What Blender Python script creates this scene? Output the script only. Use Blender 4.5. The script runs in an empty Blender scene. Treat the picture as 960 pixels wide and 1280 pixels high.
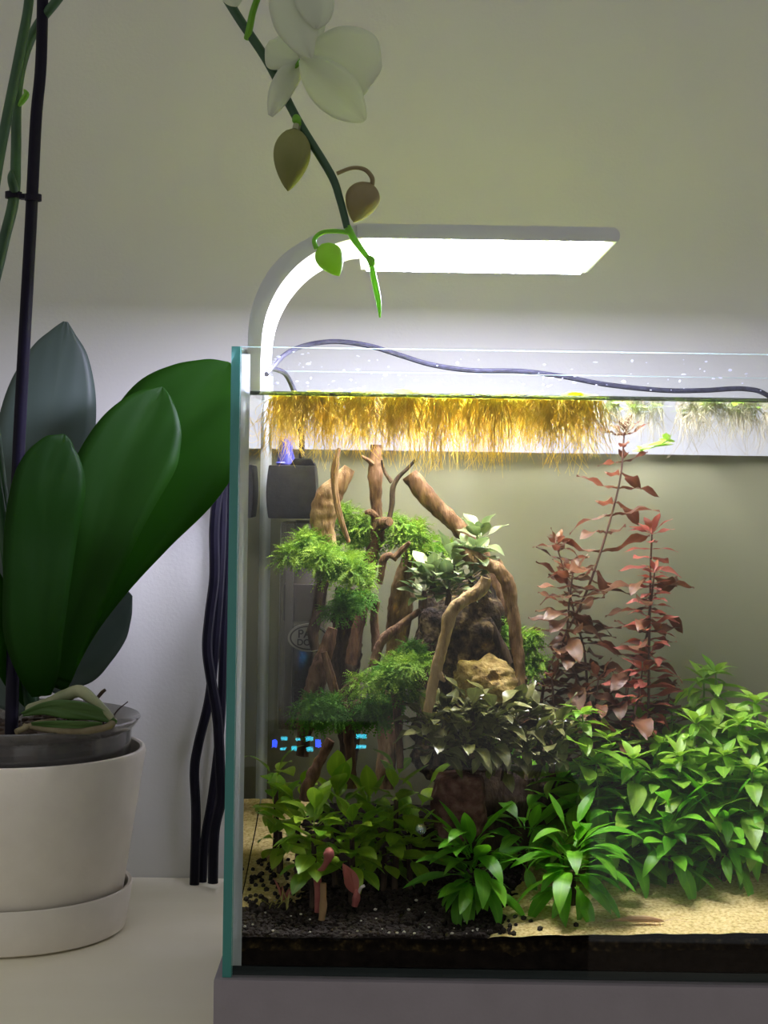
import bpy, bmesh, math, random
from math import sin, cos, pi, radians, sqrt, exp
from mathutils import Vector, Matrix, noise

random.seed(7)
SC = bpy.context.scene
COL = SC.collection

# ------------------------------------------------------------------ camera
CAM_Z = 0.3254            # eye height above the desk top
F = 2090.0                # focal length for a 960 x 1280 frame
HX, HY = 480.0, 600.0     # principal point
ROLL = radians(0.85)
cd = bpy.data.cameras.new('camera')
cd.sensor_fit = 'VERTICAL'
cd.sensor_height = 36.0
cd.lens = F / 1280 * 36.0
cd.shift_y = -(640 - HY) / 1280
cd.clip_start = 0.01
cam = bpy.data.objects.new('camera', cd)
COL.objects.link(cam)
cam.matrix_world = (Matrix.Translation((0, 0, CAM_Z)) @ Matrix.Rotation(pi / 2, 4, 'X')
                    @ Matrix.Rotation(ROLL, 4, 'Z'))
SC.camera = cam

# ------------------------------------------------------------------ world, exposure
w = bpy.data.worlds.new('room_light')
SC.world = w
w.use_nodes = True
bg = w.node_tree.nodes['Background']
bg.inputs[0].default_value = (1.0, 0.985, 0.96, 1)
bg.inputs[1].default_value = 0.41
LAMP_STRENGTH = 150.0
SC.view_settings.view_transform = 'Standard'
SC.view_settings.look = 'None'
SC.view_settings.exposure = 0.0
SC.view_settings.gamma = 1.0
SC.view_settings.use_curve_mapping = False
SC.cycles.max_bounces = 10
SC.cycles.transparent_max_bounces = 32
SC.cycles.transmission_bounces = 8
SC.cycles.diffuse_bounces = 4
SC.cycles.caustics_reflective = False
SC.cycles.caustics_refractive = False


# ------------------------------------------------------------------ helpers
def P(px, py, d):
    """a point of the place seen at this direction, d metres in front of the eye"""
    dx, dy = px - HX, py - HY
    ux = dx * cos(ROLL) + dy * sin(ROLL)
    uy = -dx * sin(ROLL) + dy * cos(ROLL)
    return Vector((ux / F * d, d, CAM_Z - uy / F * d))


def tag(o, label=None, cat=None, group=None, kind=None):
    if label: o['label'] = label
    if cat: o['category'] = cat
    if group: o['group'] = group
    if kind: o['kind'] = kind
    return o


def empty(name, loc, label=None, cat=None, group=None):
    o = bpy.data.objects.new(name, None)
    o.empty_display_size = 0.01
    COL.objects.link(o)
    o.location = loc
    return tag(o, label, cat, group)


class MB:
    """collects shapes given in world coordinates"""
    def __init__(self):
        self.v, self.f, self.m = [], [], []

    def add(self, verts, faces, mi=0):
        b = len(self.v)
        self.v += [tuple(p) for p in verts]
        self.f += [tuple(i + b for i in f) for f in faces]
        self.m += [mi] * len(faces)
        return self

    def box(self, x0, x1, y0, y1, z0, z1, mi=0):
        v = [(x, y, z) for z in (z0, z1) for y in (y0, y1) for x in (x0, x1)]
        self.add(v, [(0, 2, 3, 1), (4, 5, 7, 6), (0, 1, 5, 4), (2, 6, 7, 3), (0, 4, 6, 2), (1, 3, 7, 5)], mi)
        return self

    def tube(self, pts, radii, seg=8, cap=True, mi=0, rough=0.0, freq=60.0, squash=1.0):
        pts = [Vector(p) for p in pts]
        n = len(pts)
        if not hasattr(radii, '__len__'): radii = [radii] * n
        up = Vector((0.13, -1, 0.21)).normalized()
        verts, faces = [], []
        for i, p in enumerate(pts):
            t = (pts[min(i + 1, n - 1)] - pts[max(i - 1, 0)]).normalized()
            a = up - t * up.dot(t)
            if a.length < 1e-4: a = Vector((1, 0, 0)) - t * t.x
            a.normalize(); up = a
            b = t.cross(a)
            for k in range(seg):
                th = 2 * pi * k / seg
                dr = (a * cos(th) * squash + b * sin(th))
                q = p + dr * radii[i]
                if rough:
                    s = noise.noise(Vector((q.x * freq, q.y * freq, q.z * freq * 0.6)))
                    s += 0.5 * noise.noise(q * freq * 2.7)
                    q = q + dr * radii[i] * rough * s
                verts.append(q)
        for i in range(n - 1):
            for k in range(seg):
                k2 = (k + 1) % seg
                faces.append((i * seg + k, i * seg + k2, (i + 1) * seg + k2, (i + 1) * seg + k))
        if cap:
            faces.append(tuple(range(seg))[::-1])
            faces.append(tuple((n - 1) * seg + k for k in range(seg)))
        return self.add(verts, faces, mi)

    def lathe(self, prof, c, seg=64, mi=0, close=False):
        n = len(prof)
        verts, faces = [], []
        for r, z in prof:
            for k in range(seg):
                th = 2 * pi * k / seg
                verts.append((c[0] + r * cos(th), c[1] + r * sin(th), c[2] + z))
        for i in range(n if close else n - 1):
            j = (i + 1) % n
            for k in range(seg):
                k2 = (k + 1) % seg
                faces.append((i * seg + k, i * seg + k2, j * seg + k2, j * seg + k))
        return self.add(verts, faces, mi)

    def prism(self, poly, y0, y1, mi=0):
        """poly in (x, z), extruded in depth"""
        n = len(poly)
        v = [(x, y0, z) for x, z in poly] + [(x, y1, z) for x, z in poly]
        f = [tuple(range(n)), tuple(range(2 * n - 1, n - 1, -1))]
        f += [((i + 1) % n, i, i + n, (i + 1) % n + n) for i in range(n)]
        return self.add(v, f, mi)

    def blob(self, c, r, seg=1, mi=0, rough=0.0):
        """low poly pebble"""
        V, Fc = ICO[seg]
        c = Vector(c)
        rr = r if hasattr(r, '__len__') else (r, r, r)
        off = random.random() * 99
        out = []
        for p in V:
            s = 1 + (rough * noise.noise(p * 1.7 + Vector((off, off, 0))) if rough else 0)
            out.append(c + Vector((p.x * rr[0], p.y * rr[1], p.z * rr[2])) * s)
        return self.add(out, Fc, mi)

    def build(self, name, mats, parent=None, smooth=True, bevel=0.0, kind=None, origin=None):
        if not isinstance(mats, (list, tuple)): mats = [mats]
        o0 = parent.matrix_basis.translation if parent is not None else Vector((0, 0, 0))
        if parent is not None and parent.parent is not None:
            o0 = o0 + parent.parent.matrix_basis.translation
        if parent is None:
            if origin is None:
                xs = list(zip(*self.v))
                origin = ((min(xs[0]) + max(xs[0])) / 2, (min(xs[1]) + max(xs[1])) / 2, min(xs[2]))
            o0 = Vector(origin)
        me = bpy.data.meshes.new(name)
        me.from_pydata([(v[0] - o0.x, v[1] - o0.y, v[2] - o0.z) for v in self.v], [], self.f)
        for m in mats: me.materials.append(MAT[m])
        me.polygons.foreach_set('material_index', self.m)
        me.polygons.foreach_set('use_smooth', [smooth] * len(self.f))
        bm = bmesh.new(); bm.from_mesh(me)
        bmesh.ops.recalc_face_normals(bm, faces=bm.faces)
        if bevel:
            ed = [e for e in bm.edges if len(e.link_faces) == 2 and e.calc_face_angle(0) > 0.5]
            bmesh.ops.bevel(bm, geom=ed, offset=bevel, segments=2, affect='EDGES', profile=0.7)
        bm.to_mesh(me); bm.free()
        if smooth: me.set_sharp_from_angle(angle=radians(42))
        o = bpy.data.objects.new(name, me)
        COL.objects.link(o)
        if parent is not None: o.parent = parent
        else: o.location = o0
        if kind: o['kind'] = kind
        return o


def ico(sub):
    bm = bmesh.new()
    bmesh.ops.create_icosphere(bm, subdivisions=sub, radius=1)
    V = [v.co.copy() for v in bm.verts]
    Fc = [tuple(v.index for v in f.verts) for f in bm.faces]
    bm.free()
    return V, Fc


ICO = {k: ico(k) for k in (1, 2, 3, 4, 5)}


def spline(pts, n=8):
    """Catmull-Rom through tuples of any length"""
    pts = [tuple(p) for p in pts]
    if len(pts) < 3:
        return [tuple(a + (b - a) * i / n for a, b in zip(pts[0], pts[1])) for i in range(n + 1)]
    out = []
    for i in range(len(pts) - 1):
        p0, p1, p2, p3 = pts[max(i - 1, 0)], pts[i], pts[i + 1], pts[min(i + 2, len(pts) - 1)]
        for k in range(n):
            t = k / n
            out.append(tuple(0.5 * (2 * b + (c - a) * t + (2 * a - 5 * b + 4 * c - d) * t * t
                                    + (3 * b - a - 3 * c + d) * t ** 3) for a, b, c, d in zip(p0, p1, p2, p3)))
    out.append(pts[-1])
    return out


def pix_path(rows, n=8):
    """rows of (px, py, d, r_px) -> points, radii in metres"""
    s = spline(rows, n)
    return [P(a, b, d) for a, b, d, r in s], [max(r, 0.15) * d / F for a, b, d, r in s]


# ------------------------------------------------------------------ materials
MAT = {}


def new_mat(name):
    m = bpy.data.materials.new(name)
    m.use_nodes = True
    m.node_tree.nodes.clear()
    MAT[name] = m
    N, L = m.node_tree.nodes, m.node_tree.links
    out = N.new('ShaderNodeOutputMaterial')
    return m, N, L, out


def ramp(N, L, fac, cols, lo=0.3, hi=0.7):
    r = N.new('ShaderNodeValToRGB')
    el = r.color_ramp.elements
    for i, c in enumerate(cols):
        p = lo + (hi - lo) * i / max(1, len(cols) - 1)
        e = el[i] if i < 2 else el.new(p)
        e.position = p
        e.color = (*c, 1)
    L.new(fac, r.inputs[0])
    return r.outputs[0]


def coords(N, L, scale=(1, 1, 1), kind='Object'):
    t = N.new('ShaderNodeTexCoord')
    mp = N.new('ShaderNodeMapping')
    mp.inputs['Scale'].default_value = scale
    L.new(t.outputs[kind], mp.inputs[0])
    return mp.outputs[0]


def plain(name, cols, scale=20.0, rough=0.5, bump=0.0, bscale=200.0, metal=0.0, spec=0.5, stretch=(1, 1, 1),
          lo=0.3, hi=0.7, translucent=0.0, tcol=None, detail=4.0):
    m, N, L, out = new_mat(name)
    v = coords(N, L, stretch)
    no = N.new('ShaderNodeTexNoise')
    no.inputs['Scale'].default_value = scale
    no.inputs['Detail'].default_value = detail
    L.new(v, no.inputs['Vector'])
    c = ramp(N, L, no.outputs['Fac'], cols if isinstance(cols, list) else [cols, cols], lo, hi)
    b = N.new('ShaderNodeBsdfPrincipled')
    L.new(c, b.inputs['Base Color'])
    b.inputs['Roughness'].default_value = rough
    b.inputs['Metallic'].default_value = metal
    b.inputs['Specular IOR Level'].default_value = spec
    if bump:
        n2 = N.new('ShaderNodeTexNoise')
        n2.inputs['Scale'].default_value = bscale
        n2.inputs['Detail'].default_value = 5
        L.new(v, n2.inputs['Vector'])
        bp = N.new('ShaderNodeBump')
        bp.inputs['Strength'].default_value = bump
        bp.inputs['Distance'].default_value = 0.002
        L.new(n2.outputs['Fac'], bp.inputs['Height'])
        L.new(bp.outputs[0], b.inputs['Normal'])
    surf = b.outputs[0]
    if translucent:
        t = N.new('ShaderNodeBsdfTranslucent')
        if tcol: t.inputs[0].default_value = (*tcol, 1)
        else: L.new(c, t.inputs[0])
        mx = N.new('ShaderNodeMixShader')
        mx.inputs[0].default_value = translucent
        L.new(surf, mx.inputs[1]); L.new(t.outputs[0], mx.inputs[2])
        surf = mx.outputs[0]
    L.new(surf, out.inputs[0])
    return m


def leafy(name, dark, light, tr, translucent=0.35, rough=0.35, vein=0.25, spec=0.5, vscale=14.0):
    """leaf blade: own green varied per leaf, paler midrib, fine side veins, light shining through"""
    m, N, L, out = new_mat(name)
    inf = N.new('ShaderNodeObjectInfo')
    tc = N.new('ShaderNodeTexCoord')
    no = N.new('ShaderNodeTexNoise')
    no.inputs['Scale'].default_value = 3.0
    L.new(tc.outputs['UV'], no.inputs['Vector'])
    add = N.new('ShaderNodeMath'); add.operation = 'MULTIPLY_ADD'
    add.inputs[1].default_value = 0.5
    L.new(no.outputs['Fac'], add.inputs[0])
    half = N.new('ShaderNodeMath'); half.operation = 'MULTIPLY'; half.inputs[1].default_value = 0.5
    L.new(inf.outputs['Random'], half.inputs[0])
    L.new(half.outputs[0], add.inputs[2])
    c = ramp(N, L, add.outputs[0], [dark, light], 0.15, 0.85)
    # midrib from the v coordinate of the blade
    sp = N.new('ShaderNodeSeparateXYZ'); L.new(tc.outputs['UV'], sp.inputs[0])
    sb = N.new('ShaderNodeMath'); sb.operation = 'SUBTRACT'; sb.inputs[1].default_value = 0.5
    L.new(sp.outputs[1], sb.inputs[0])
    ab = N.new('ShaderNodeMath'); ab.operation = 'ABSOLUTE'; L.new(sb.outputs[0], ab.inputs[0])
    mr = N.new('ShaderNodeMapRange')
    mr.inputs[1].default_value = 0.02; mr.inputs[2].default_value = 0.06
    mr.inputs[3].default_value = vein; mr.inputs[4].default_value = 0.0
    L.new(ab.outputs[0], mr.inputs[0])
    mc = N.new('ShaderNodeMix'); mc.data_type = 'RGBA'
    L.new(mr.outputs[0], mc.inputs[0]); L.new(c, mc.inputs[6])
    mc.inputs[7].default_value = (min(1, light[0] * 1.7 + .05), min(1, light[1] * 1.5 + .05), light[2] * 1.3 + .02, 1)
    # side veins as relief
    wv = N.new('ShaderNodeMath'); wv.operation = 'MULTIPLY_ADD'; wv.inputs[1].default_value = -1.2
    L.new(ab.outputs[0], wv.inputs[0]); L.new(sp.outputs[0], wv.inputs[2])
    sn = N.new('ShaderNodeMath'); sn.operation = 'MULTIPLY'; sn.inputs[1].default_value = vscale * 6.28
    L.new(wv.outputs[0], sn.inputs[0])
    si = N.new('ShaderNodeMath'); si.operation = 'SINE'; L.new(sn.outputs[0], si.inputs[0])
    bp = N.new('ShaderNodeBump'); bp.inputs['Strength'].default_value = 0.12; bp.inputs['Distance'].default_value = 0.001
    L.new(si.outputs[0], bp.inputs['Height'])
    b = N.new('ShaderNodeBsdfPrincipled')
    L.new(mc.outputs[2], b.inputs['Base Color'])
    L.new(bp.outputs[0], b.inputs['Normal'])
    b.inputs['Roughness'].default_value = rough
    b.inputs['Specular IOR Level'].default_value = spec
    t = N.new('ShaderNodeBsdfTranslucent')
    tm = N.new('ShaderNodeMix'); tm.data_type = 'RGBA'; tm.blend_type = 'MULTIPLY'; tm.inputs[0].default_value = 0.35
    tm.inputs[6].default_value = (*tr, 1); L.new(mc.outputs[2], tm.inputs[7])
    L.new(tm.outputs[2], t.inputs[0])
    mx = N.new('ShaderNodeMixShader'); mx.inputs[0].default_value = translucent
    L.new(b.outputs[0], mx.inputs[1]); L.new(t.outputs[0], mx.inputs[2])
    L.new(mx.outputs[0], out.inputs[0])
    return m


def clear(name, tint, r0=0.04, rough=0.0, gloss=(1, 1, 1), haze=0.0, hcol=(1, 1, 1), total=False):
    """clear sheet: straight-through light, mirror share rising at grazing angles, optional milky share"""
    m, N, L, out = new_mat(name)
    g = N.new('ShaderNodeNewGeometry')
    dt = N.new('ShaderNodeVectorMath'); dt.operation = 'DOT_PRODUCT'
    L.new(g.outputs['Normal'], dt.inputs[0]); L.new(g.outputs['Incoming'], dt.inputs[1])
    ab = N.new('ShaderNodeMath'); ab.operation = 'ABSOLUTE'; L.new(dt.outputs['Value'], ab.inputs[0])
    iv = N.new('ShaderNodeMath'); iv.operation = 'SUBTRACT'; iv.inputs[0].default_value = 1; L.new(ab.outputs[0], iv.inputs[1])
    pw = N.new('ShaderNodeMath'); pw.operation = 'POWER'; pw.inputs[1].default_value = 5; L.new(iv.outputs[0], pw.inputs[0])
    ma = N.new('ShaderNodeMath'); ma.operation = 'MULTIPLY_ADD'
    ma.inputs[1].default_value = 1 - r0; ma.inputs[2].default_value = r0
    L.new(pw.outputs[0], ma.inputs[0])
    share = ma.outputs[0]
    if total:   # light in water meeting a pane beyond the critical angle stays inside
        tr = N.new('ShaderNodeMapRange')
        tr.inputs[1].default_value = 0.74; tr.inputs[2].default_value = 0.62
        tr.inputs[3].default_value = 0.0; tr.inputs[4].default_value = 1.0
        L.new(ab.outputs[0], tr.inputs[0])
        mxm = N.new('ShaderNodeMath'); mxm.operation = 'MAXIMUM'
        L.new(tr.outputs[0], mxm.inputs[0]); L.new(share, mxm.inputs[1])
        share = mxm.outputs[0]
    t = N.new('ShaderNodeBsdfTransparent'); t.inputs[0].default_value = (*tint, 1)
    gl = N.new('ShaderNodeBsdfGlossy'); gl.inputs['Roughness'].default_value = rough
    gl.inputs['Color'].default_value = (*gloss, 1)
    thru = t.outputs[0]
    if haze:
        df = N.new('ShaderNodeBsdfDiffuse'); df.inputs[0].default_value = (*hcol, 1)
        tl = N.new('ShaderNodeBsdfTranslucent'); tl.inputs[0].default_value = (*hcol, 1)
        h1 = N.new('ShaderNodeMixShader'); h1.inputs[0].default_value = 0.5
        L.new(df.outputs[0], h1.inputs[1]); L.new(tl.outputs[0], h1.inputs[2])
        h2 = N.new('ShaderNodeMixShader'); h2.inputs[0].default_value = haze
        L.new(thru, h2.inputs[1]); L.new(h1.outputs[0], h2.inputs[2])
        thru = h2.outputs[0]
    mx = N.new('ShaderNodeMixShader')
    L.new(share, mx.inputs[0]); L.new(thru, mx.inputs[1]); L.new(gl.outputs[0], mx.inputs[2])
    L.new(mx.outputs[0], out.inputs[0])
    return m


def glow(name, col, s):
    m, N, L, out = new_mat(name)
    e = N.new('ShaderNodeEmission')
    e.inputs[0].default_value = (*col, 1); e.inputs[1].default_value = s
    L.new(e.outputs[0], out.inputs[0])


plain('wall_paint', [(0.55, 0.55, 0.50), (0.585, 0.585, 0.535)], 6, 0.85, 0.12, 350, spec=0.2)
plain('floor_wood', [(0.20, 0.13, 0.08), (0.28, 0.19, 0.12)], 5, 0.5, stretch=(1, 12, 1))
plain('desk_paint', [(0.83, 0.78, 0.60), (0.87, 0.82, 0.66)], 4, 0.55, 0.05, 60, stretch=(1, 5, 1), spec=0.3)
plain('base_board', [(0.24, 0.212, 0.23), (0.265, 0.235, 0.255)], 40, 0.6, 0.1, 500, spec=0.3)
plain('cabinet_wood', [(0.05, 0.035, 0.03), (0.08, 0.055, 0.045)], 6, 0.6, stretch=(1, 1, 8))
plain('black_plastic', [(0.006, 0.006, 0.009), (0.016, 0.016, 0.02)], 160, 0.5, 0.1, 300, spec=0.3)
plain('navy_rubber', [(0.003, 0.003, 0.007), (0.006, 0.005, 0.012)], 60, 0.55, spec=0.15)
plain('grey_rubber', [(0.006, 0.006, 0.009), (0.03, 0.03, 0.045)], 260, 0.4, spec=0.25)
plain('metal_silver', [(0.50, 0.50, 0.49), (0.54, 0.54, 0.53)], 30, 0.42, spec=0.5)
plain('blue_plastic', [(0.05, 0.06, 0.40), (0.08, 0.09, 0.5)], 20, 0.4)
plain('filter_sponge', [(0.018, 0.017, 0.02), (0.05, 0.047, 0.05)], 120, 0.9, 0.5, 500)
plain('filter_shell', [(0.16, 0.15, 0.14), (0.22, 0.20, 0.18)], 30, 0.35)
plain('filter_band', [(0.075, 0.06, 0.066), (0.11, 0.09, 0.095)], 30, 0.35)
plain('badge_plate', [(0.20, 0.19, 0.18), (0.26, 0.25, 0.23)], 40, 0.5)
plain('badge_ink', [(0.03, 0.028, 0.03), (0.05, 0.045, 0.05)], 40, 0.6)
plain('ceramic', [(0.78, 0.725, 0.63), (0.82, 0.765, 0.67)], 60, 0.6, 0.08, 400, spec=0.3)
plain('bark', [(0.02, 0.012, 0.008), (0.10, 0.06, 0.035)], 90, 0.8, 0.6, 200)
plain('dead_root', [(0.10, 0.07, 0.03), (0.26, 0.22, 0.12)], 60, 0.7, 0.4, 200)
plain('aerial_root', [(0.20, 0.23, 0.12), (0.36, 0.36, 0.20)], 50, 0.6, 0.2, 200)
plain('flower_spike', [(0.012, 0.05, 0.018), (0.03, 0.09, 0.03)], 40, 0.5)
plain('fresh_spike', [(0.16, 0.42, 0.03), (0.26, 0.55, 0.06)], 40, 0.45, translucent=0.4)
plain('petal', [(0.70, 0.71, 0.62), (0.78, 0.79, 0.70)], 8, 0.6, 0.1, 90, translucent=0.55, tcol=(0.80, 0.86, 0.70), spec=0.2)
plain('bud_olive', [(0.20, 0.22, 0.06), (0.30, 0.30, 0.10)], 25, 0.6, 0.1, 90, translucent=0.3)
plain('bud_brown', [(0.26, 0.20, 0.10), (0.30, 0.26, 0.12)], 25, 0.6, 0.1, 90, translucent=0.3)
plain('bud_green', [(0.25, 0.42, 0.04), (0.34, 0.55, 0.07)], 25, 0.5, 0.1, 90, translucent=0.45)
plain('stake', [(0.004, 0.003, 0.010), (0.008, 0.006, 0.018)], 40, 0.5, spec=0.15)
leafy('orchid_leaf', (0.006, 0.032, 0.002), (0.009, 0.042, 0.002), (0.30, 0.75, 0.006), 0.30, 0.5, 0.02, 0.16, 3)
leafy('orchid_leaf_underside', (0.075, 0.11, 0.09), (0.09, 0.13, 0.105), (0.10, 0.16, 0.12), 0.25, 0.45, 0.03, 0.4, 3)
leafy('small_orchid_leaf', (0.07, 0.15, 0.035), (0.09, 0.18, 0.045), (0.12, 0.30, 0.03), 0.25, 0.4, 0.03, 0.4, 3)
leafy('crypt_leaf', (0.07, 0.32, 0.015), (0.27, 0.64, 0.04), (0.28, 0.74, 0.03), 0.32, 0.33, 0.15)
leafy('bush_leaf', (0.12, 0.34, 0.02), (0.48, 0.68, 0.05), (0.42, 0.68, 0.05), 0.30, 0.3, 0.15)
leafy('stem_leaf', (0.13, 0.36, 0.025), (0.36, 0.56, 0.07), (0.45, 0.70, 0.06), 0.35, 0.35, 0.25)
leafy('red_leaf', (0.06, 0.028, 0.014), (0.22, 0.095, 0.05), (0.34, 0.11, 0.06), 0.30, 0.4, 0.10)
leafy('red_tip_leaf', (0.28, 0.07, 0.055), (0.50, 0.16, 0.12), (0.6, 0.18, 0.13), 0.35, 0.4, 0.10)
leafy('dusky_leaf', (0.022, 0.024, 0.010), (0.42, 0.42, 0.16), (0.20, 0.24, 0.06), 0.16, 0.22, 0.12, 0.9)
leafy('glaucous_leaf', (0.06, 0.12, 0.04), (0.40, 0.46, 0.24), (0.25, 0.36, 0.14), 0.2, 0.28, 0.12, 0.8)
leafy('pink_leaf', (0.45, 0.13, 0.10), (0.60, 0.22, 0.17), (0.6, 0.2, 0.15), 0.3, 0.4, 0.10)
leafy('floater_leaf', (0.40, 0.54, 0.03), (0.68, 0.74, 0.07), (0.85, 0.85, 0.08), 0.45, 0.4, 0.05)
leafy('floater_green_leaf', (0.22, 0.40, 0.06), (0.42, 0.58, 0.12), (0.50, 0.75, 0.12), 0.4, 0.4, 0.05)
plain('floater_root', [(0.64, 0.42, 0.035), (0.84, 0.66, 0.12)], 40, 0.7, translucent=0.45, spec=0.2)
plain('pale_root', [(0.40, 0.36, 0.22), (0.55, 0.50, 0.33)], 40, 0.7, translucent=0.35, spec=0.2)
plain('moss', [(0.07, 0.19, 0.012), (0.30, 0.46, 0.05)], 90, 0.6, translucent=0.35, spec=0.2)
plain('moss_dark', [(0.05, 0.16, 0.015), (0.14, 0.34, 0.03)], 90, 0.6, translucent=0.35, spec=0.2)
plain('green_stem', [(0.10, 0.22, 0.04), (0.18, 0.32, 0.06)], 40, 0.5)
plain('red_stem', [(0.06, 0.028, 0.02), (0.13, 0.06, 0.04)], 40, 0.5)
WST = (1, 1, 0.25)
plain('wood_tan', [(0.07, 0.036, 0.018), (0.24, 0.14, 0.07), (0.42, 0.28, 0.15)], 170, 0.8, 1.0, 420, stretch=WST, spec=0.2, detail=10)
plain('wood_pale', [(0.16, 0.09, 0.045), (0.48, 0.33, 0.16), (0.62, 0.46, 0.25)], 170, 0.8, 1.0, 420, stretch=WST, spec=0.2, detail=10)
plain('wood_brown', [(0.04, 0.02, 0.012), (0.15, 0.08, 0.045), (0.27, 0.16, 0.095)], 170, 0.8, 1.0, 420, stretch=WST, spec=0.2, detail=10)
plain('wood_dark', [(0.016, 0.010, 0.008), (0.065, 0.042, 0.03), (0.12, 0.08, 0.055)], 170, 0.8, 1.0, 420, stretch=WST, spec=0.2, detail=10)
plain('rock_dark', [(0.012, 0.008, 0.006), (0.07, 0.045, 0.028), (0.30, 0.21, 0.11)], 130, 0.85, 1.0, 330, spec=0.25, detail=12, lo=0.38, hi=0.72)
plain('rock_ochre', [(0.09, 0.05, 0.02), (0.42, 0.29, 0.10), (0.66, 0.50, 0.22)], 130, 0.85, 1.0, 330, spec=0.25, detail=12)
plain('rock_red', [(0.05, 0.02, 0.016), (0.15, 0.068, 0.052), (0.27, 0.15, 0.12)], 150, 0.8, 1.0, 330, spec=0.3, detail=12)
plain('soil', [(0.004, 0.003, 0.0025), (0.012, 0.009, 0.007)], 150, 1.0, 0.5, 400, spec=0.05)
plain('soil_grain', [(0.012, 0.009, 0.007), (0.045, 0.034, 0.026)], 150, 0.8, 0.3, 400, spec=0.25)
plain('sand', [(0.48, 0.34, 0.11), (0.76, 0.59, 0.25), (0.87, 0.72, 0.37)], 480, 0.85, 0.6, 700, spec=0.25, detail=3)
plain('quartz', [(0.62, 0.57, 0.46), (0.75, 0.70, 0.6)], 100, 0.4)
plain('algae_line', [(0.006, 0.0045, 0.003), (0.020, 0.014, 0.006), (0.08, 0.055, 0.018)], 260, 0.95, 0.2, 300, detail=10, lo=.4, hi=.75, spec=0.05)
plain('glass_edge', [(0.04, 0.22, 0.19), (0.09, 0.33, 0.29)], 12, 0.25, translucent=0.35, tcol=(0.25, 0.62, 0.56), stretch=(1, 1, 0.3))
plain('glass_top_edge', [(0.30, 0.50, 0.46), (0.42, 0.62, 0.56)], 20, 0.2, translucent=0.4)
plain('bottom_glass', [(0.006, 0.012, 0.010), (0.010, 0.018, 0.016)], 20, 0.3)
plain('silicone', [(0.80, 0.84, 0.84), (0.90, 0.92, 0.92)], 25, 0.35, translucent=0.68)
plain('film', [(0.32, 0.305, 0.20), (0.345, 0.33, 0.22)], 9, 0.8, translucent=0.3, spec=0.15)
plain('water_spot', [(0.75, 0.76, 0.85), (0.85, 0.86, 0.92)], 60, 0.3, translucent=0.5)
plain('shrimp_shell', [(0.62, 0.42, 0.24), (0.74, 0.54, 0.32)], 200, 0.4, translucent=0.5)
clear('glass', (0.975, 0.985, 0.98), 0.016)
clear('water_side', (0.985, 0.985, 0.965), 0.0)
clear('water_pane', (0.985, 0.985, 0.965), 0.0, gloss=(.93, .93, .9), total=True)
clear('water_top', (0.99, 0.98, 0.84), 0.03)
clear('clear_pot', (0.62, 0.61, 0.60), 0.06, 0.12, haze=0.28, hcol=(0.42, 0.41, 0.40))
clear('filter_clear', (0.72, 0.70, 0.67), 0.05, 0.1, haze=0.14, hcol=(0.20, 0.18, 0.17))
clear('meniscus', (0.30, 0.33, 0.25), 0.08, 0.05)
clear('bubble', (0.80, 0.9, 1.0), 0.25, 0.05)
glow('lamp_diffuser', (0.74, 0.72, 1.0), LAMP_STRENGTH)
glow('led_cyan', (0.05, 0.75, 1.0), 22.0)
glow('led_blue', (0.02, 0.06, 1.0), 60.0)

# ------------------------------------------------------------------ the setting
D0 = 0.955                     # front pane, outer face
TX0, TX1 = -0.0882, 0.362      # tank, outer
TY0, TY1 = D0, 1.171
TZ0, TZ1 = 0.040, 0.4005
G = 0.005
WATER = P(480, 494, D0 + G).z
WALL_Y = 1.36

tag(MB().box(-2.2, 2.2, WALL_Y, WALL_Y + 0.12, -0.72, 2.0).build('wall_back', 'wall_paint', smooth=False), 'plain off-white plaster wall behind the desk', kind='structure')
tag(MB().box(-2.2, 2.2, -1.9, WALL_Y, -0.80, -0.72).build('floor', 'floor_wood', smooth=False), 'brown wooden floor below the desk', kind='structure')

desk = empty('desk', (0, 1.0, -0.72), 'cream painted desk carrying the flower pot and the aquarium', 'desk')
MB().box(-0.95, 0.95, 0.90, WALL_Y - 0.001, -0.03, 0.0).build('tabletop', 'desk_paint', desk, bevel=0.002)
for sx in (-0.9, 0.9):
    for y in (0.94, 1.31):
        MB().box(sx - 0.025, sx + 0.025, y - 0.025, y + 0.025, -0.72, -0.0302).build('leg', 'desk_paint', desk, bevel=0.002)

tag(MB().box(TX0 - 0.0045, TX1 + 0.0045, TY0 - 0.004, TY1 + 0.008, 0.0002, TZ0 - 0.0002).build('plinth', 'base_board', bevel=0.0015),
    'grey-white board plinth carrying the glass aquarium', 'base board')

# ------------------------------------------------------------------ aquarium
tank = empty('aquarium', (TX0, TY0, TZ0), 'rimless clear glass aquarium planted with green plants and driftwood', 'aquarium')


def pane(name, x0, x1, y0, y1, z0, z1, edge_axes):
    b = MB()
    v = [(x, y, z) for z in (z0, z1) for y in (y0, y1) for x in (x0, x1)]
    fc = [(0, 2, 3, 1), (4, 5, 7, 6), (0, 1, 5, 4), (2, 6, 7, 3), (0, 4, 6, 2), (1, 3, 7, 5)]
    ax = ['z', 'Z', 'y', 'y', 'x', 'x']
    b.v = v; b.f = fc
    b.m = [2 if (a == 'Z' and 'Z' in edge_axes) else (1 if a.lower() in edge_axes else 0) for a in ax]
    return b.build(name, ['glass', 'glass_edge', 'glass_top_edge'], tank, smooth=False)


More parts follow.
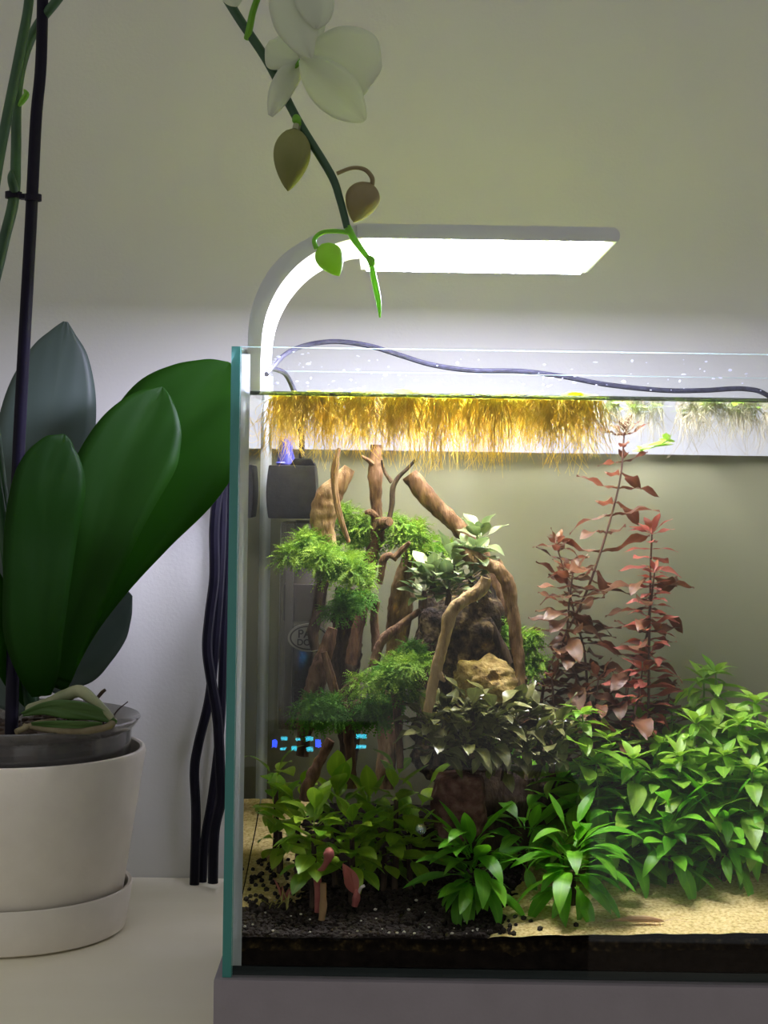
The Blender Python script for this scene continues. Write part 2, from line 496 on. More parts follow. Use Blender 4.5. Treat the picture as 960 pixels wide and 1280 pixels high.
e = 0.0003
pane('front_pane', TX0 + G + e, TX1 - G - e, TY0, TY0 + G, TZ0, TZ1, 'xZ')
pane('back_pane', TX0 + G + e, TX1 - G - e, TY1 - G, TY1, TZ0 + G + e, TZ1, 'xzZ')
pane('side_pane', TX0, TX0 + G, TY0, TY1, TZ0, TZ1, 'yzZ')
pane('side_pane', TX1 - G, TX1, TY0, TY1, TZ0, TZ1, 'yzZ')
MB().box(TX0 + G + e, TX1 - G - e, TY0 + G + e, TY1, TZ0, TZ0 + G).build('bottom_pane', 'bottom_glass', tank, smooth=False)
for xs, s in ((TX0 + G, 1), (TX1 - G, -1)):
    for ys, t in ((TY0 + G, 1), (TY1 - G, -1)):
        r = 0.0052 if t > 0 else 0.0045
        poly = [(xs, ys)] + [(xs + s * r * (1 - sin(a)) , ys + t * r * (1 - cos(a))) for a in [pi / 2 * k / 5 for k in range(6)]]
        b = MB()
        n = len(poly)
        b.add([(x + s * 2e-4, y + t * 2e-4, TZ0 + G + e) for x, y in poly] + [(x + s * 2e-4, y + t * 2e-4, TZ1 - 0.004) for x, y in poly],
              [tuple(range(n)), tuple(range(2 * n - 1, n - 1, -1))] + [(i, (i + 1) % n, (i + 1) % n + n, i + n) for i in range(n)])
        b.build('silicone_seam', 'silicone', tank)
MB().box(TX0 + 0.001, TX1 - 0.001, TY1 + 0.0004, TY1 + 0.0012, TZ0 + 0.002, P(480, 563, TY1).z).build('background_film', 'film', tank, smooth=False)

# dried water spots inside the rim of the front and back panes
b = MB()
for k in range(150):
    yy, sgn = (TY0 + G + 0.0002, 1) if k % 3 else (TY1 - G - 0.0002, -1)
    c = (random.uniform(TX0 + 0.008, TX1 - 0.02), yy, random.uniform(WATER + 0.004, TZ1 - 0.002))
    s = random.choice([0.0003, 0.0004, 0.0005, 0.0008])
    b.blob(c, (s * random.uniform(.8, 2.4), 0.0002, s * random.uniform(.6, 1.2)), 1, 0, 0.5)
tag(b.build('water_spots', 'water_spot', tank), kind='stuff')


def ground(x, y):
    """height of the soil bed"""
    t = (y - TY0) / (TY1 - TY0)
    return 0.0610 + 0.030 * t + 0.010 * t * t + 0.006 * max(0, min(1, (x - 0.05) / 0.25)) + 0.0012 * noise.noise(Vector((x * 45, y * 45, 3)))


IX0, IX1, IY0, IY1 = TX0 + G + 0.0008, TX1 - G - 0.0008, TY0 + G + 0.0008, TY1 - G - 0.0008
# water body: surface just above the soil, all round
wb = MB()
zb = 0.058
wb.add([(IX0, IY0, zb), (IX1, IY0, zb), (IX1, IY1, zb), (IX0, IY1, zb),
        (IX0, IY0, WATER), (IX1, IY0, WATER), (IX1, IY1, WATER), (IX0, IY1, WATER)],
       [(0, 1, 5, 4), (1, 2, 6, 5), (2, 3, 7, 6), (3, 0, 4, 7)], 0)
FILM_TOP = P(480, 563, TY1).z
wb.f = [wb.f[0], wb.f[1], wb.f[3]]
wb.m = [2, 2, 2]
wb.add([(IX1, IY1, zb), (IX0, IY1, zb), (IX0, IY1, FILM_TOP), (IX1, IY1, FILM_TOP)], [(0, 1, 2, 3)], 0)
wb.add([(IX1, IY1, FILM_TOP), (IX0, IY1, FILM_TOP), (IX0, IY1, WATER), (IX1, IY1, WATER)], [(0, 1, 2, 3)], 2)
wb.add(wb.v[4:8], [(0, 1, 2, 3)], 1)
water = wb.build('aquarium_water', ['water_side', 'water_top', 'water_pane'], smooth=False)
tag(water, 'clear still water filling the glass aquarium', 'water', kind='stuff')
MB().tube([(IX0, IY0 + 0.0012, WATER + 0.0003), (IX1, IY0 + 0.0012, WATER + 0.0003)], 0.0013, 8).build('meniscus', 'meniscus', water)

# ------------------------------------------------------------------ substrate
def height_block(name, mat, fz, x0, x1, y0, y1, nx, ny, zbot=None):
    b = MB()
    v, f = [], []
    for j in range(ny + 1):
        for i in range(nx + 1):
            x, y = x0 + (x1 - x0) * i / nx, y0 + (y1 - y0) * j / ny
            v.append((x, y, fz(x, y)))
    W = nx + 1
    for j in range(ny):
        for i in range(nx):
            f.append((j * W + i, j * W + i + 1, (j + 1) * W + i + 1, (j + 1) * W + i))
    if zbot is not None:
        ring = [i for i in range(W)] + [j * W + nx for j in range(1, ny + 1)] + [ny * W + i for i in range(nx - 1, -1, -1)] + [j * W for j in range(ny - 1, 0, -1)]
        n0 = len(v)
        v += [(v[i][0], v[i][1], zbot) for i in ring]
        for k in range(len(ring)):
            k2 = (k + 1) % len(ring)
            f.append((ring[k2], ring[k], n0 + k, n0 + k2))
        f.append(tuple(n0 + k for k in range(len(ring))))
    b.add(v, f)
    return b


SB = 0.0006
soil = height_block('soil', 'soil', ground, IX0 + SB, IX1 - SB, IY0 + SB, IY1 - SB, 110, 52, TZ0 + G + 0.0004).build('aquarium_soil', 'soil')
tag(soil, 'black granular planted-tank soil bed under the plants and sand', 'soil', kind='stuff')


def sand_mask(x, y):
    """+1 where sand lies, -1 where it does not"""
    n = 0.006 * noise.noise(Vector((x * 90, y * 90, 9))) + 0.003 * noise.noise(Vector((x * 260, y * 260, 4)))
    right = min((x - 0.064 - (y - IY0) * 0.30 + n) / 0.008, (1.075 - y + n) / 0.01)
    left = min((-0.052 - x + (y - 1.0) * 0.05 + n * 2) / 0.010, (y - 1.004 + n * 1.5) / 0.008)
    return max(-1, min(1, max(right, left)))


sand = height_block('sand', 'sand', lambda x, y: ground(x, y) + 0.0019 * sand_mask(x, y) + 0.0004 * noise.noise(Vector((x * 150, y * 150, 1))),
                    IX0 + SB * .6, IX1 - SB * .6, IY0 + SB * 1.5, IY1 - SB * .6, 240, 110).build('aquarium_sand', 'sand')
tag(sand, 'fine yellow sand laid over the black soil', 'sand', kind='stuff')

g, q = MB(), MB()
random.seed(11)
for k in range(5200):
    x, y = random.uniform(IX0 + 0.003, 0.16), IY0 + 0.0028 + (random.random() ** 1.4) * 0.10
    m = sand_mask(x, y)
    if m > -0.2: continue
    r = random.uniform(0.0011, 0.0021)
    g.blob((x, y, ground(x, y) + random.uniform(-0.0004, 0.0012)), (r, r, r * .85), 1, 0, 0.25)
for k in range(900):   # grains pressed against the glass
    x = random.uniform(IX0 + 0.003, 0.064)
    r = random.uniform(0.0010, 0.0018)
    g.blob((x, IY0 + 0.0022, random.uniform(0.0545, 0.061)), r, 1, 0, 0.25)
for k in range(75):    # strewn on the corner sand
    x, y = random.uniform(IX0 + 0.003, -0.048), random.uniform(1.0, 1.07)
    r = random.uniform(0.0013, 0.002)
    g.blob((x, y, ground(x, y) + 0.0025), r, 1, 0, 0.25)
for k in range(32):    # strewn along the sand's left end
    x, y = 0.064 + abs(random.gauss(0, 0.016)), IY0 + 0.003 + abs(random.gauss(0, 0.02))
    r = random.uniform(0.0011, 0.0019)
    g.blob((x, y, ground(x, y) + 0.0025), r, 1, 0, 0.25)
tag(g.build('soil_granules', 'soil_grain'), 'small round black soil granules strewn along the front glass', 'soil', kind='stuff')
for k in range(36):
    x, y = random.uniform(IX0 + 0.004, 0.07), IY0 + 0.0015 + random.random() ** 2 * 0.05
    r = random.uniform(0.0003, 0.0008)
    q.blob((x, y, ground(x, y) + 0.0025), (r * 1.5, r, r), 1, 0, 0.4)
tag(q.build('pale_grit', 'quartz'), 'tiny pale grit specks among the black soil granules', 'grit', kind='stuff')
# brown algae line where soil and sand meet the front glass
b = MB()
n = 90
top, bot = [], []
for i in range(n + 1):
    x = IX0 + 0.004 + (IX1 - IX0 - 0.01) * i / n
    zt = ground(x, IY0) - 0.0006 + 0.0006 * noise.noise(Vector((x * 300, 0, 0)))
    zl = zt - 0.0065 - 0.003 * noise.noise(Vector((x * 120, 5, 0)))
    top.append((x, IY0 + 0.0002, zt)); bot.append((x, IY0 + 0.0002, zl))
b.add(top + bot, [(i, i + 1, n + 2 + i, n + 1 + i) for i in range(n)])
tag(b.build('algae_band', 'algae_line', soil), kind='stuff')

# ------------------------------------------------------------------ lamp
lamp = empty('aquarium_lamp', P(320, 470, 1.06), 'silver clip-on aquarium light with curved arm and glowing white panel', 'lamp')
LD0, LD1 = 0.985, 1.135


def Q(px, py, d=LD0):
    p = P(px, py, d); return (p.x, p.z)


outer = spline([(308.5, 491), (308.5, 440), (312, 392), (327, 350), (354, 316), (390, 293.5), (428, 282), (446, 279.5)], 6)
inner = spline([(325, 491), (326, 440), (331, 398), (346, 362), (370, 332), (398, 312), (430, 300), (446, 297.5)], 6)
MB().prism([Q(*p) for p in outer] + [Q(*p) for p in reversed(inner)], LD0 + 0.004, 1.078).build('arm', 'metal_silver', lamp, bevel=0.0008)
hx0, hz0 = Q(446.5, 279); hx1, hz1 = Q(775, 300)
zt = hz0
zl = Q(446, 297.5)[1]
b = MB()
cx = []
rr = 0.0045
for (px, py, a0) in ((hx1 - rr, zt - rr, 0), (hx1 - rr * .6, zl + rr * .6, -90)):
    rad = rr if a0 == 0 else rr * .6
    for k in range(5):
        a = radians((90 - 22.5 * k) if a0 == 0 else (0 - 22.5 * k))
        cx.append((px + rad * cos(a), py + rad * sin(a)))
poly = [(hx0, zt)] + cx + [(hx0, zl)]
b.prism(poly, LD0, LD1)
b.build('housing', 'metal_silver', lamp, bevel=0.0008)
# recessed bezel and glowing diffuser below the housing
zb2 = zl - 0.0006
MB().box(hx0 + 0.004, hx1 - 0.0065, LD0 + 0.0035, LD1 - 0.0045, zl - 0.0012, zl - 0.0002).build('diffuser', 'lamp_diffuser', lamp, bevel=0.0003)
cl = MB()
cl.box(TX0 - 0.0026, TX0 - 0.0006, 1.01, 1.07, TZ1 - 0.016, TZ1 + 0.0026)
cl.box(TX0 - 0.0026, Q(309, 440)[0] - 0.0002, 1.01, 1.07, TZ1 + 0.0006, TZ1 + 0.0026)
clamp = cl.build('clamp', 'metal_silver', lamp, bevel=0.0004)

# cables
def cable(name, rows, mat, label, cat='cable', group=None, parent=None, n=10, seg=8):
    p, r = pix_path(rows, n)
    o = MB().tube(p, r, seg).build(name, mat, parent)
    if parent is None: tag(o, label, cat, group)
    return o


cable('lamp_cable', [(333, 468, 1.02, 3.2), (341, 459, 1.04, 3.2), (358, 442, 1.10, 3.2), (385, 431, 1.185, 3.2), (420, 427, 1.20, 3.2), (460, 432, 1.20, 3.2), (500, 444, 1.20, 3.2), (540, 456, 1.20, 3.2), (590, 463, 1.20, 3.2),
                     (650, 464, 1.20, 3.2), (700, 470, 1.20, 3.2), (760, 481, 1.20, 3.2), (830, 488, 1.20, 3.2), (880, 488, 1.20, 3.2),
                     (930, 486, 1.20, 3.2), (962, 496, 1.20, 3.2), (1010, 540, 1.21, 3.2), (1050, 700, 1.22, 3.2), (1060, 900, 1.22, 3.2), (1062, 1150, 1.215, 3.2)], 'grey_rubber',
      'thin grey lamp cable arching along the back rim of the aquarium')
cable('power_cable', [(284, 585, 1.31, 6.5), (273, 615, 1.31, 6.5), (268, 660, 1.31, 6.5), (268, 720, 1.315, 6.5), (262, 770, 1.32, 6.5),
                      (259, 810, 1.32, 6.5), (264, 850, 1.32, 6.5), (272, 900, 1.32, 6.5), (275, 960, 1.32, 6.5), (276, 1000, 1.32, 6.5), (268, 1040, 1.32, 6.5), (266, 1104, 1.318, 6.5)],
      'navy_rubber', 'thick black power cable bulging out beside the tank at mid height')
cable('power_cable', [(279, 600, 1.335, 6), (276, 700, 1.335, 6), (270, 790, 1.335, 6), (262, 870, 1.34, 6), (248, 930, 1.34, 6), (243, 965, 1.34, 6), (245, 1020, 1.34, 6), (243, 1106, 1.335, 6)],
      'navy_rubber', 'black power cable that swings furthest out towards the flower pot')
cable('power_cable', [(286, 560, 1.345, 5.5), (285, 680, 1.345, 5.5), (280, 790, 1.345, 5.5), (276, 900, 1.345, 5.5), (266, 990, 1.348, 5.5), (256, 1050, 1.348, 5.5), (253, 1104, 1.345, 5.5)],
      'navy_rubber', 'straight black power cable hanging between two bowed ones')

# ------------------------------------------------------------------ internal filter
fl = empty('internal_filter', P(372, 915, 1.12), 'black-headed internal aquarium filter with clear grey body and oval badge', 'filter')
D = 1.125


def pbox(x0, y0, x1, y1, d0, d1, name, mat, parent, bevel=0.001):
    a, c = P(x0, y0, d0), P(x1, y1, d0)
    return MB().box(a.x, c.x, d0, d1, c.z, a.z).build(name, mat, parent, bevel=bevel)


a, c = P(333, 648, 1.112), P(395, 582, 1.112)
mid = (a.z + c.z) / 2
hd = MB()
n = 10
rows = []
for i in range(n + 1):
    t = i / n
    bul = 0.0014 * sin(pi * t)
    z = a.z + (c.z - a.z) * t
    rows.append([(a.x - bul + .001, 1.112 - bul, z), (c.x + bul - .001, 1.112 - bul, z), (c.x + bul - .001, 1.155 + bul * .3, z), (a.x - bul + .001, 1.155 + bul * .3, z)])
v = [p for r in rows for p in r]
f = [(i * 4 + k, i * 4 + (k + 1) % 4, i * 4 + 4 + (k + 1) % 4, i * 4 + 4 + k) for i in range(n) for k in range(4)] + [(0, 3, 2, 1), (n * 4, n * 4 + 1, n * 4 + 2, n * 4 + 3)]
hd.add(v, f)
head = hd.build('pump_head', 'black_plastic', fl, bevel=0.0012)
p0, p1 = P(366, 582, D), P(390, 573, D)
MB().prism([Q(362, 582, 1.118), Q(394, 582, 1.118), Q(389, 573, 1.118), Q(368, 573, 1.118)], 1.118, 1.145).build('cap', 'black_plastic', head, bevel=0.0008)
MB().tube([P(358, 581, 1.13), P(357, 565, 1.13), P(357, 545, 1.13)], [0.0068, 0.005, 0.0042], 16).build('outlet_nozzle', 'blue_plastic', fl)
MB().tube([P(351, 579, 1.125), P(351, 577, 1.125)], [0.0035, 0.003], 12).build('adjuster', 'blue_plastic', fl)
cable('cable', [(377, 577, 1.135, 3.6), (377, 545, 1.135, 3.6), (372, 505, 1.135, 3.6), (366, 485, 1.13, 3.4), (357, 468, 1.12, 3.2), (346, 462, 1.10, 3.2), (335, 461, 1.08, 3.0)], 'grey_rubber', None, parent=fl)
pbox(350, 652, 405, 914, 1.118, 1.152, 'body', 'filter_clear', fl, 0.004)
pbox(358, 655, 364, 905, 1.1205, 1.124, 'rail', 'filter_shell', fl, 0.0006)
MB().tube([P(381, 650, 1.136), P(381, 690, 1.136), P(381, 735, 1.136)], [0.006, 0.007, 0.010], 16).build('impeller_tube', 'filter_shell', fl)
pbox(354, 730, 401, 778, 1.123, 1.149, 'collar_band', 'filter_band', fl, 0.002)
pbox(356, 786, 389, 905, 1.1225, 1.148, 'sponge', 'filter_sponge', fl, 0.003)
bd = MB()
cc = P(386, 797, 1.1165)
ring = [(cos(2 * pi * k / 40), sin(2 * pi * k / 40)) for k in range(40)]
bd.prism([(cc.x + 0.0140 * x, cc.z + 0.0093 * z) for x, z in ring], 1.1145, 1.1176)
badge = bd.build('badge', 'badge_plate', fl)
b = MB()
o1 = [(cc.x + 0.0126 * x, cc.z + 0.0081 * z) for x, z in ring]
o2 = [(cc.x + 0.0116 * x, cc.z + 0.0072 * z) for x, z in ring]
b.add([(x, 1.1143, z) for x, z in o1] + [(x, 1.1143, z) for x, z in o2], [(k, (k + 1) % 40, 40 + (k + 1) % 40, 40 + k) for k in range(40)])
b.build('badge_ring', 'badge_ink', badge, smooth=False)


def lettering(txt, size, loc, mat, parent, rot=(pi / 2, 0, 0)):
    cu = bpy.data.curves.new('lettering', 'FONT')
    cu.body = txt; cu.size = size; cu.extrude = 0.00008; cu.align_x = 'CENTER'; cu.align_y = 'CENTER'; cu.offset = 0.00012
    t = bpy.data.objects.new('lettering', cu)
    COL.objects.link(t)
    dg = bpy.context.evaluated_depsgraph_get()
    me = bpy.data.meshes.new_from_object(t.evaluated_get(dg))
    bpy.data.objects.remove(t)
    me.materials.clear(); me.materials.append(MAT[mat])
    o = bpy.data.objects.new('lettering', me)
    COL.objects.link(o)
    o.parent = parent
    off = Vector((0, 0, 0)); q_ = parent
    while q_ is not None:
        off += q_.matrix_basis.translation; q_ = q_.parent
    o.location = Vector(loc) - off
    o.rotation_euler = rot
    return o


lettering('PAS', 0.0078, (cc.x - 0.001, 1.1142, cc.z + 0.0024), 'badge_ink', badge)
lettering('DO 0', 0.0058, (cc.x - 0.001, 1.1142, cc.z - 0.0032), 'badge_ink', badge)

# ------------------------------------------------------------------ driftwood
def wood(rows, mat, label, twigs=(), rough=0.22, seg=14, n=9, name='driftwood_branch'):
    p, r = pix_path(rows, n + 4)
    seg += 4
    o = MB().tube(p, r, seg, rough=rough * 1.7, freq=95).build(name, mat)
    tag(o, label, 'driftwood')
    for tw in twigs:
        p, r = pix_path(tw, 7)
        m = MB(); m.tube(p, r, 8, rough=0.15, freq=120)
        lo = o.location
        m.v = [(a - lo.x, b_ - lo.y, c_ - lo.z) for a, b_, c_ in m.v]
        t = m.build('twig', mat, None, origin=(0, 0, 0))
        t.parent = o; t.location = (0, 0, 0)
    return o


wood([(437, 585, 1.07, 7), (427, 600, 1.07, 10), (410, 622, 1.07, 15), (404, 650, 1.07, 16), (406, 676, 1.07, 14), (408, 690, 1.07, 12)], 'wood_tan',
     'thick sawn-off tan driftwood stump beside the black filter head',
     [[(424, 560, 1.055, 2.5), (420, 575, 1.055, 4.5), (418, 600, 1.055, 4.5), (421, 628, 1.055, 4), (428, 655, 1.055, 3.6), (436, 678, 1.055, 2.5)]], 0.18)
wood([(471, 556, 1.09, 7), (470, 580, 1.09, 8), (470, 620, 1.09, 7.5), (471, 650, 1.09, 8), (470, 672, 1.09, 9), (464, 700, 1.09, 9), (457, 735, 1.09, 8), (448, 780, 1.09, 9), (440, 830, 1.09, 8)], 'wood_brown',
     'tall upright brown driftwood pole with short side stubs',
     [[(452, 570, 1.085, 1.5), (460, 575, 1.085, 3), (468, 582, 1.088, 3.5)], [(456, 641, 1.085, 2), (463, 640, 1.085, 4), (470, 645, 1.088, 5)], [(487, 652, 1.07, 5.5), (479, 654, 1.08, 7), (472, 662, 1.088, 7)]], 0.2)
wood([(519, 575, 1.08, 1.8), (510, 585, 1.08, 2.4), (497, 598, 1.08, 3.2), (491, 612, 1.08, 3.4), (490, 630, 1.08, 3.6), (486, 650, 1.08, 3.2)], 'wood_dark',
     'thin forked dark twig between the driftwood pole and diagonal branch',
     [[(477, 575, 1.08, 1.6), (481, 590, 1.08, 2.3), (490, 603, 1.08, 3)]], 0.15, 8)
wood([(513, 592, 1.10, 9.5), (528, 613, 1.10, 12), (552, 640, 1.10, 11), (577, 664, 1.10, 11), (598, 690, 1.10, 11), (617, 725, 1.10, 10), (632, 765, 1.10, 9), (637, 800, 1.10, 7)], 'wood_brown',
     'thick round-ended driftwood branch slanting down towards the red plants', [], 0.18)
wood([(570, 684, 1.045, 6), (583, 694, 1.045, 8), (605, 704, 1.045, 8.5), (622, 712, 1.045, 9), (634, 728, 1.045, 10), (640, 760, 1.045, 8), (645, 800, 1.045, 7.5), (649, 835, 1.045, 7), (650, 868, 1.045, 6.5)], 'wood_tan',
     'elbow-shaped driftwood branch bending sharply downwards over the rock', [[(624, 699, 1.045, 1.5), (626, 706, 1.045, 4)]], 0.2)
wood([(607, 722, 0.995, 6), (602, 734, 0.995, 7.5), (588, 746, 0.995, 8), (571, 757, 0.995, 8), (561, 772, 0.995, 8), (556, 795, 0.995, 7.5), (550, 820, 0.995, 7), (542, 850, 0.995, 6.5), (535, 890, 0.995, 6)], 'wood_pale',
     'pale knobbly driftwood branch leaning against the front of the rock', [[(556, 852, 0.992, 1.5), (551, 846, 0.993, 4.5), (546, 838, 0.995, 6)]], 0.2)
wood([(521, 649, 1.11, 9), (519, 665, 1.11, 12), (511, 705, 1.11, 13), (504, 740, 1.11, 14), (498, 790, 1.11, 15), (491, 850, 1.11, 15), (486, 920, 1.11, 13), (481, 985, 1.11, 11)], 'wood_tan',
     'broad tan driftwood trunk rising behind the bright moss mound', [], 0.2, 16)
wood([(526, 763, 1.03, 3), (515, 770, 1.03, 5), (498, 785, 1.03, 5.5), (481, 797, 1.03, 6), (472, 812, 1.03, 6), (467, 835, 1.03, 6)], 'wood_brown',
     'slim curved driftwood root reaching towards the dark rock', [], 0.22, 10)
wood([(404, 725, 1.10, 8), (400, 750, 1.10, 7), (396, 775, 1.10, 6.5), (391, 790, 1.10, 7), (395, 812, 1.10, 6)], 'wood_dark',
     'dark curved driftwood stick crossing the oval filter badge', [], 0.2, 10)
wood([(416, 785, 1.07, 6), (409, 810, 1.07, 9), (398, 840, 1.07, 12), (388, 875, 1.07, 12), (382, 910, 1.07, 10), (378, 945, 1.07, 8)], 'wood_brown',
     'forked reddish driftwood root standing below the filter badge',
     [[(405, 815, 1.06, 4), (413, 845, 1.06, 6), (421, 875, 1.06, 6), (428, 905, 1.06, 5)]], 0.22)
wood([(437, 735, 1.12, 18), (434, 780, 1.12, 19), (432, 830, 1.12, 17), (434, 890, 1.12, 14), (436, 960, 1.12, 11)], 'wood_dark',
     'wide dark driftwood trunk below the largest moss ball', [], 0.25, 16)
wood([(449, 848, 1.05, 4), (440, 856, 1.05, 5.5), (428, 870, 1.05, 6), (432, 900, 1.05, 6), (438, 940, 1.05, 7), (440, 985, 1.05, 7)], 'wood_brown',
     'crooked brown driftwood root under the lower moss', [[(458, 878, 1.05, 7), (446, 882, 1.05, 8), (436, 892, 1.05, 7)]], 0.25, 12)
wood([(414, 925, 1.0, 6), (402, 945, 1.0, 7), (392, 965, 1.0, 8), (384, 985, 1.0, 7.5), (381, 1000, 1.0, 7)], 'wood_brown',
     'short rough driftwood stub slanting out of the broad-leaved bush', [], 0.35, 12)
wood([(470, 752, 1.06, 5), (468, 775, 1.06, 5), (470, 800, 1.06, 5.5), (469, 815, 1.06, 5)], 'wood_brown',
     'short pinkish-brown driftwood peg beside the broad trunk', [], 0.2, 10)
wood([(496, 700, 1.06, 3), (487, 694, 1.06, 4), (479, 700, 1.06, 4.5), (477, 715, 1.06, 4), (474, 730, 1.06, 4)], 'wood_brown',
     'small hooked driftwood twig in front of the tall pole', [[(512, 678, 1.055, 2), (504, 686, 1.058, 4), (493, 697, 1.06, 4)]], 0.2, 10)
wood([(492, 865, 1.03, 4.5), (496, 890, 1.03, 5), (499, 920, 1.03, 5), (500, 960, 1.03, 4.5)], 'wood_brown',
     'thin reddish driftwood root running down beside the dusky plants', [], 0.25, 10)
wood([(612, 780, 1.07, 6), (625, 805, 1.07, 6.5), (636, 830, 1.07, 5.5)], 'wood_dark',
     'small dark driftwood stick wedged behind the elbow branch', [], 0.2, 10)

# ------------------------------------------------------------------ rocks
def rock(name, c, s, mat, label, amp=0.35, freq=1.3, seed=0, sub=4, flat=0.0, holes=(), top=None):
    V, Fc = ICO[sub]
    out = []
    for p in V:
        o = Vector((seed, seed * 1.7, -seed))
        k = 1 + amp * noise.noise(p * freq + o) + amp * 0.45 * noise.noise(p * freq * 2.6 + o)
        vo = noise.voronoi(p * freq * 1.6 + o)[0]
        k += amp * 0.5 * (vo[1] - vo[0]) - amp * 0.15
        # boxier than a ball
        m = max(abs(p.x), abs(p.y), abs(p.z))
        k *= 0.72 + 0.28 / m if m > 0 else 1
        k += amp * 0.12 * noise.noise(p * 14 + o)
        w_ = Vector((p.x * s[0] * k, p.y * s[1] * k, p.z * s[2] * k))
        for hx, hz, hr, dep in holes:
            dd = sqrt((w_.x - hx) ** 2 + (w_.z - hz) ** 2)
            if dd < hr * 1.6 and p.y < 0: w_.y += dep * max(0, 1 - (dd / (hr * 1.3)) ** 4)
        if top is not None and w_.z > top: w_.z = top + (w_.z - top) * 0.25
        out.append(Vector(c) + w_)
    o = MB().add(out, Fc).build(name, mat, smooth=True)
    return tag(o, label, 'rock')


def pc(px, py, d): return P(px, py, d)


rock('aquarium_rock', pc(583, 825, 1.095), (0.033, 0.028, 0.048), 'rock_dark', 'large craggy dark brown rock behind the pale branch', 0.42, 1.5, 3.3, 5)
rock('aquarium_rock', pc(548, 825, 1.085), (0.016, 0.018, 0.042), 'rock_dark', 'narrow dark rock slab beside the broad driftwood trunk', 0.4, 1.6, 8.1, 4)
rock('aquarium_rock', pc(607, 852, 1.045), (0.019, 0.014, 0.014), 'rock_ochre', 'ochre yellow rock lump with a small dark hole', 0.38, 1.4, 5.2, 5, holes=[(0.004, 0.004, 0.0026, 0.008)])
rock('aquarium_rock', pc(573, 1006, 1.035), (0.0165, 0.016, 0.025), 'rock_red', 'reddish-brown upright stone below the dusky plants', 0.24, 1.2, 6.4, 4, top=0.019)
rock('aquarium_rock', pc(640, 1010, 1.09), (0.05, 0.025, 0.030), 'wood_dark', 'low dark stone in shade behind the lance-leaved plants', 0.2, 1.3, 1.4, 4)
rock('aquarium_rock', pc(600, 930, 1.11), (0.045, 0.02, 0.032), 'rock_dark', 'dark stone mass under the dusky plants', 0.25, 1.3, 2.4, 4)

# ------------------------------------------------------------------ leaves and plants
def leaf_mesh(name, mat, width, a=1.0, bend=0.0, fold=0.15, wave=0.0, stalk=0.0, n=7, twist=0.0, tip=1.0):
    """blade of length 1 along +X, width along Y, up +Z; 'stalk' share of the length is petiole"""
    vs, fs, uv = [], [], []
    cols = (-1, -0.5, 0, 0.5, 1)
    x = z = 0.0; ang = 0.0
    for i in range(n + 1):
        t = i / n
        if i:
            ang -= bend / n
            x += cos(ang) / n; z += sin(ang) / n
        if t < stalk: wd = 0.018
        else:
            s = (t - stalk) / (1 - stalk)
            wd = width * 0.5 * (sin(pi * min(1, s ** a)) ** tip) + 0.012 * (1 - s)
        tw = twist * t
        for cidx in cols:
            y = cidx * wd
            zz = z + abs(y) * fold * 2 + wave * width * 0.5 * sin(t * 11 + (1.5 if cidx > 0 else 0)) * abs(cidx)
            vs.append((x, y * cos(tw), zz + y * sin(tw)))
            uv.append((t, 0.5 + 0.5 * cidx))
    for i in range(n):
        for k in range(4):
            fs.append((i * 5 + k, (i + 1) * 5 + k, (i + 1) * 5 + k + 1, i * 5 + k + 1))
    me = bpy.data.meshes.new(name)
    me.from_pydata(vs, [], fs)
    ul = me.uv_layers.new(name='UVMap')
    for lp in me.loops: ul.data[lp.index].uv = uv[lp.vertex_index]
    me.polygons.foreach_set('use_smooth', [True] * len(fs))
    me.materials.append(MAT[mat])
    return me


def place_leaf(parent, me, base, az, el, length, roll=0.0, name='leaf', wscale=1.0):
    """base relative to the parent; az measured from +X towards +Y, el from the horizontal"""
    wb_ = parent.matrix_basis.translation + Vector(base)
    for _ in range(4):     # keep blades clear of the panes
        hx, hy = cos(el) * cos(az) * length, cos(el) * sin(az) * length
        if IX0 + 0.003 < wb_.x + hx and IY0 + 0.003 < wb_.y + hy < IY1 - 0.003: break
        if wb_.y + hy < IY0 + 0.003: az += 0.45 if cos(az) > 0 else -0.45
        elif wb_.y + hy > IY1 - 0.003: az += -0.45 if cos(az) > 0 else 0.45
        else: az += 0.5 if sin(az) < 0 else -0.5
        length *= 0.9
    X = Vector((cos(el) * cos(az), cos(el) * sin(az), sin(el)))
    Zu = Vector((0, 0, 1)) if abs(X.z) < 0.98 else Vector((-cos(az), -sin(az), 0))
    Y = Zu.cross(X).normalized(); Z = X.cross(Y)
    if roll:
        Y, Z = Y * cos(roll) + Z * sin(roll), Z * cos(roll) - Y * sin(roll)
    o = bpy.data.objects.new(name, me)
    COL.objects.link(o)
    o.parent = parent
    M = Matrix((X, Y, Z)).transposed().to_4x4()
    o.matrix_basis = Matrix.Translation(base) @ M @ Matrix.Diagonal((length, length * wscale, length, 1))
    return o


def variants(name, mat, **kw):
    bends = kw.pop('bends', (0.2, 0.6, 1.0))
    return [leaf_mesh(name, mat, bend=b_, **kw) for b_ in bends]


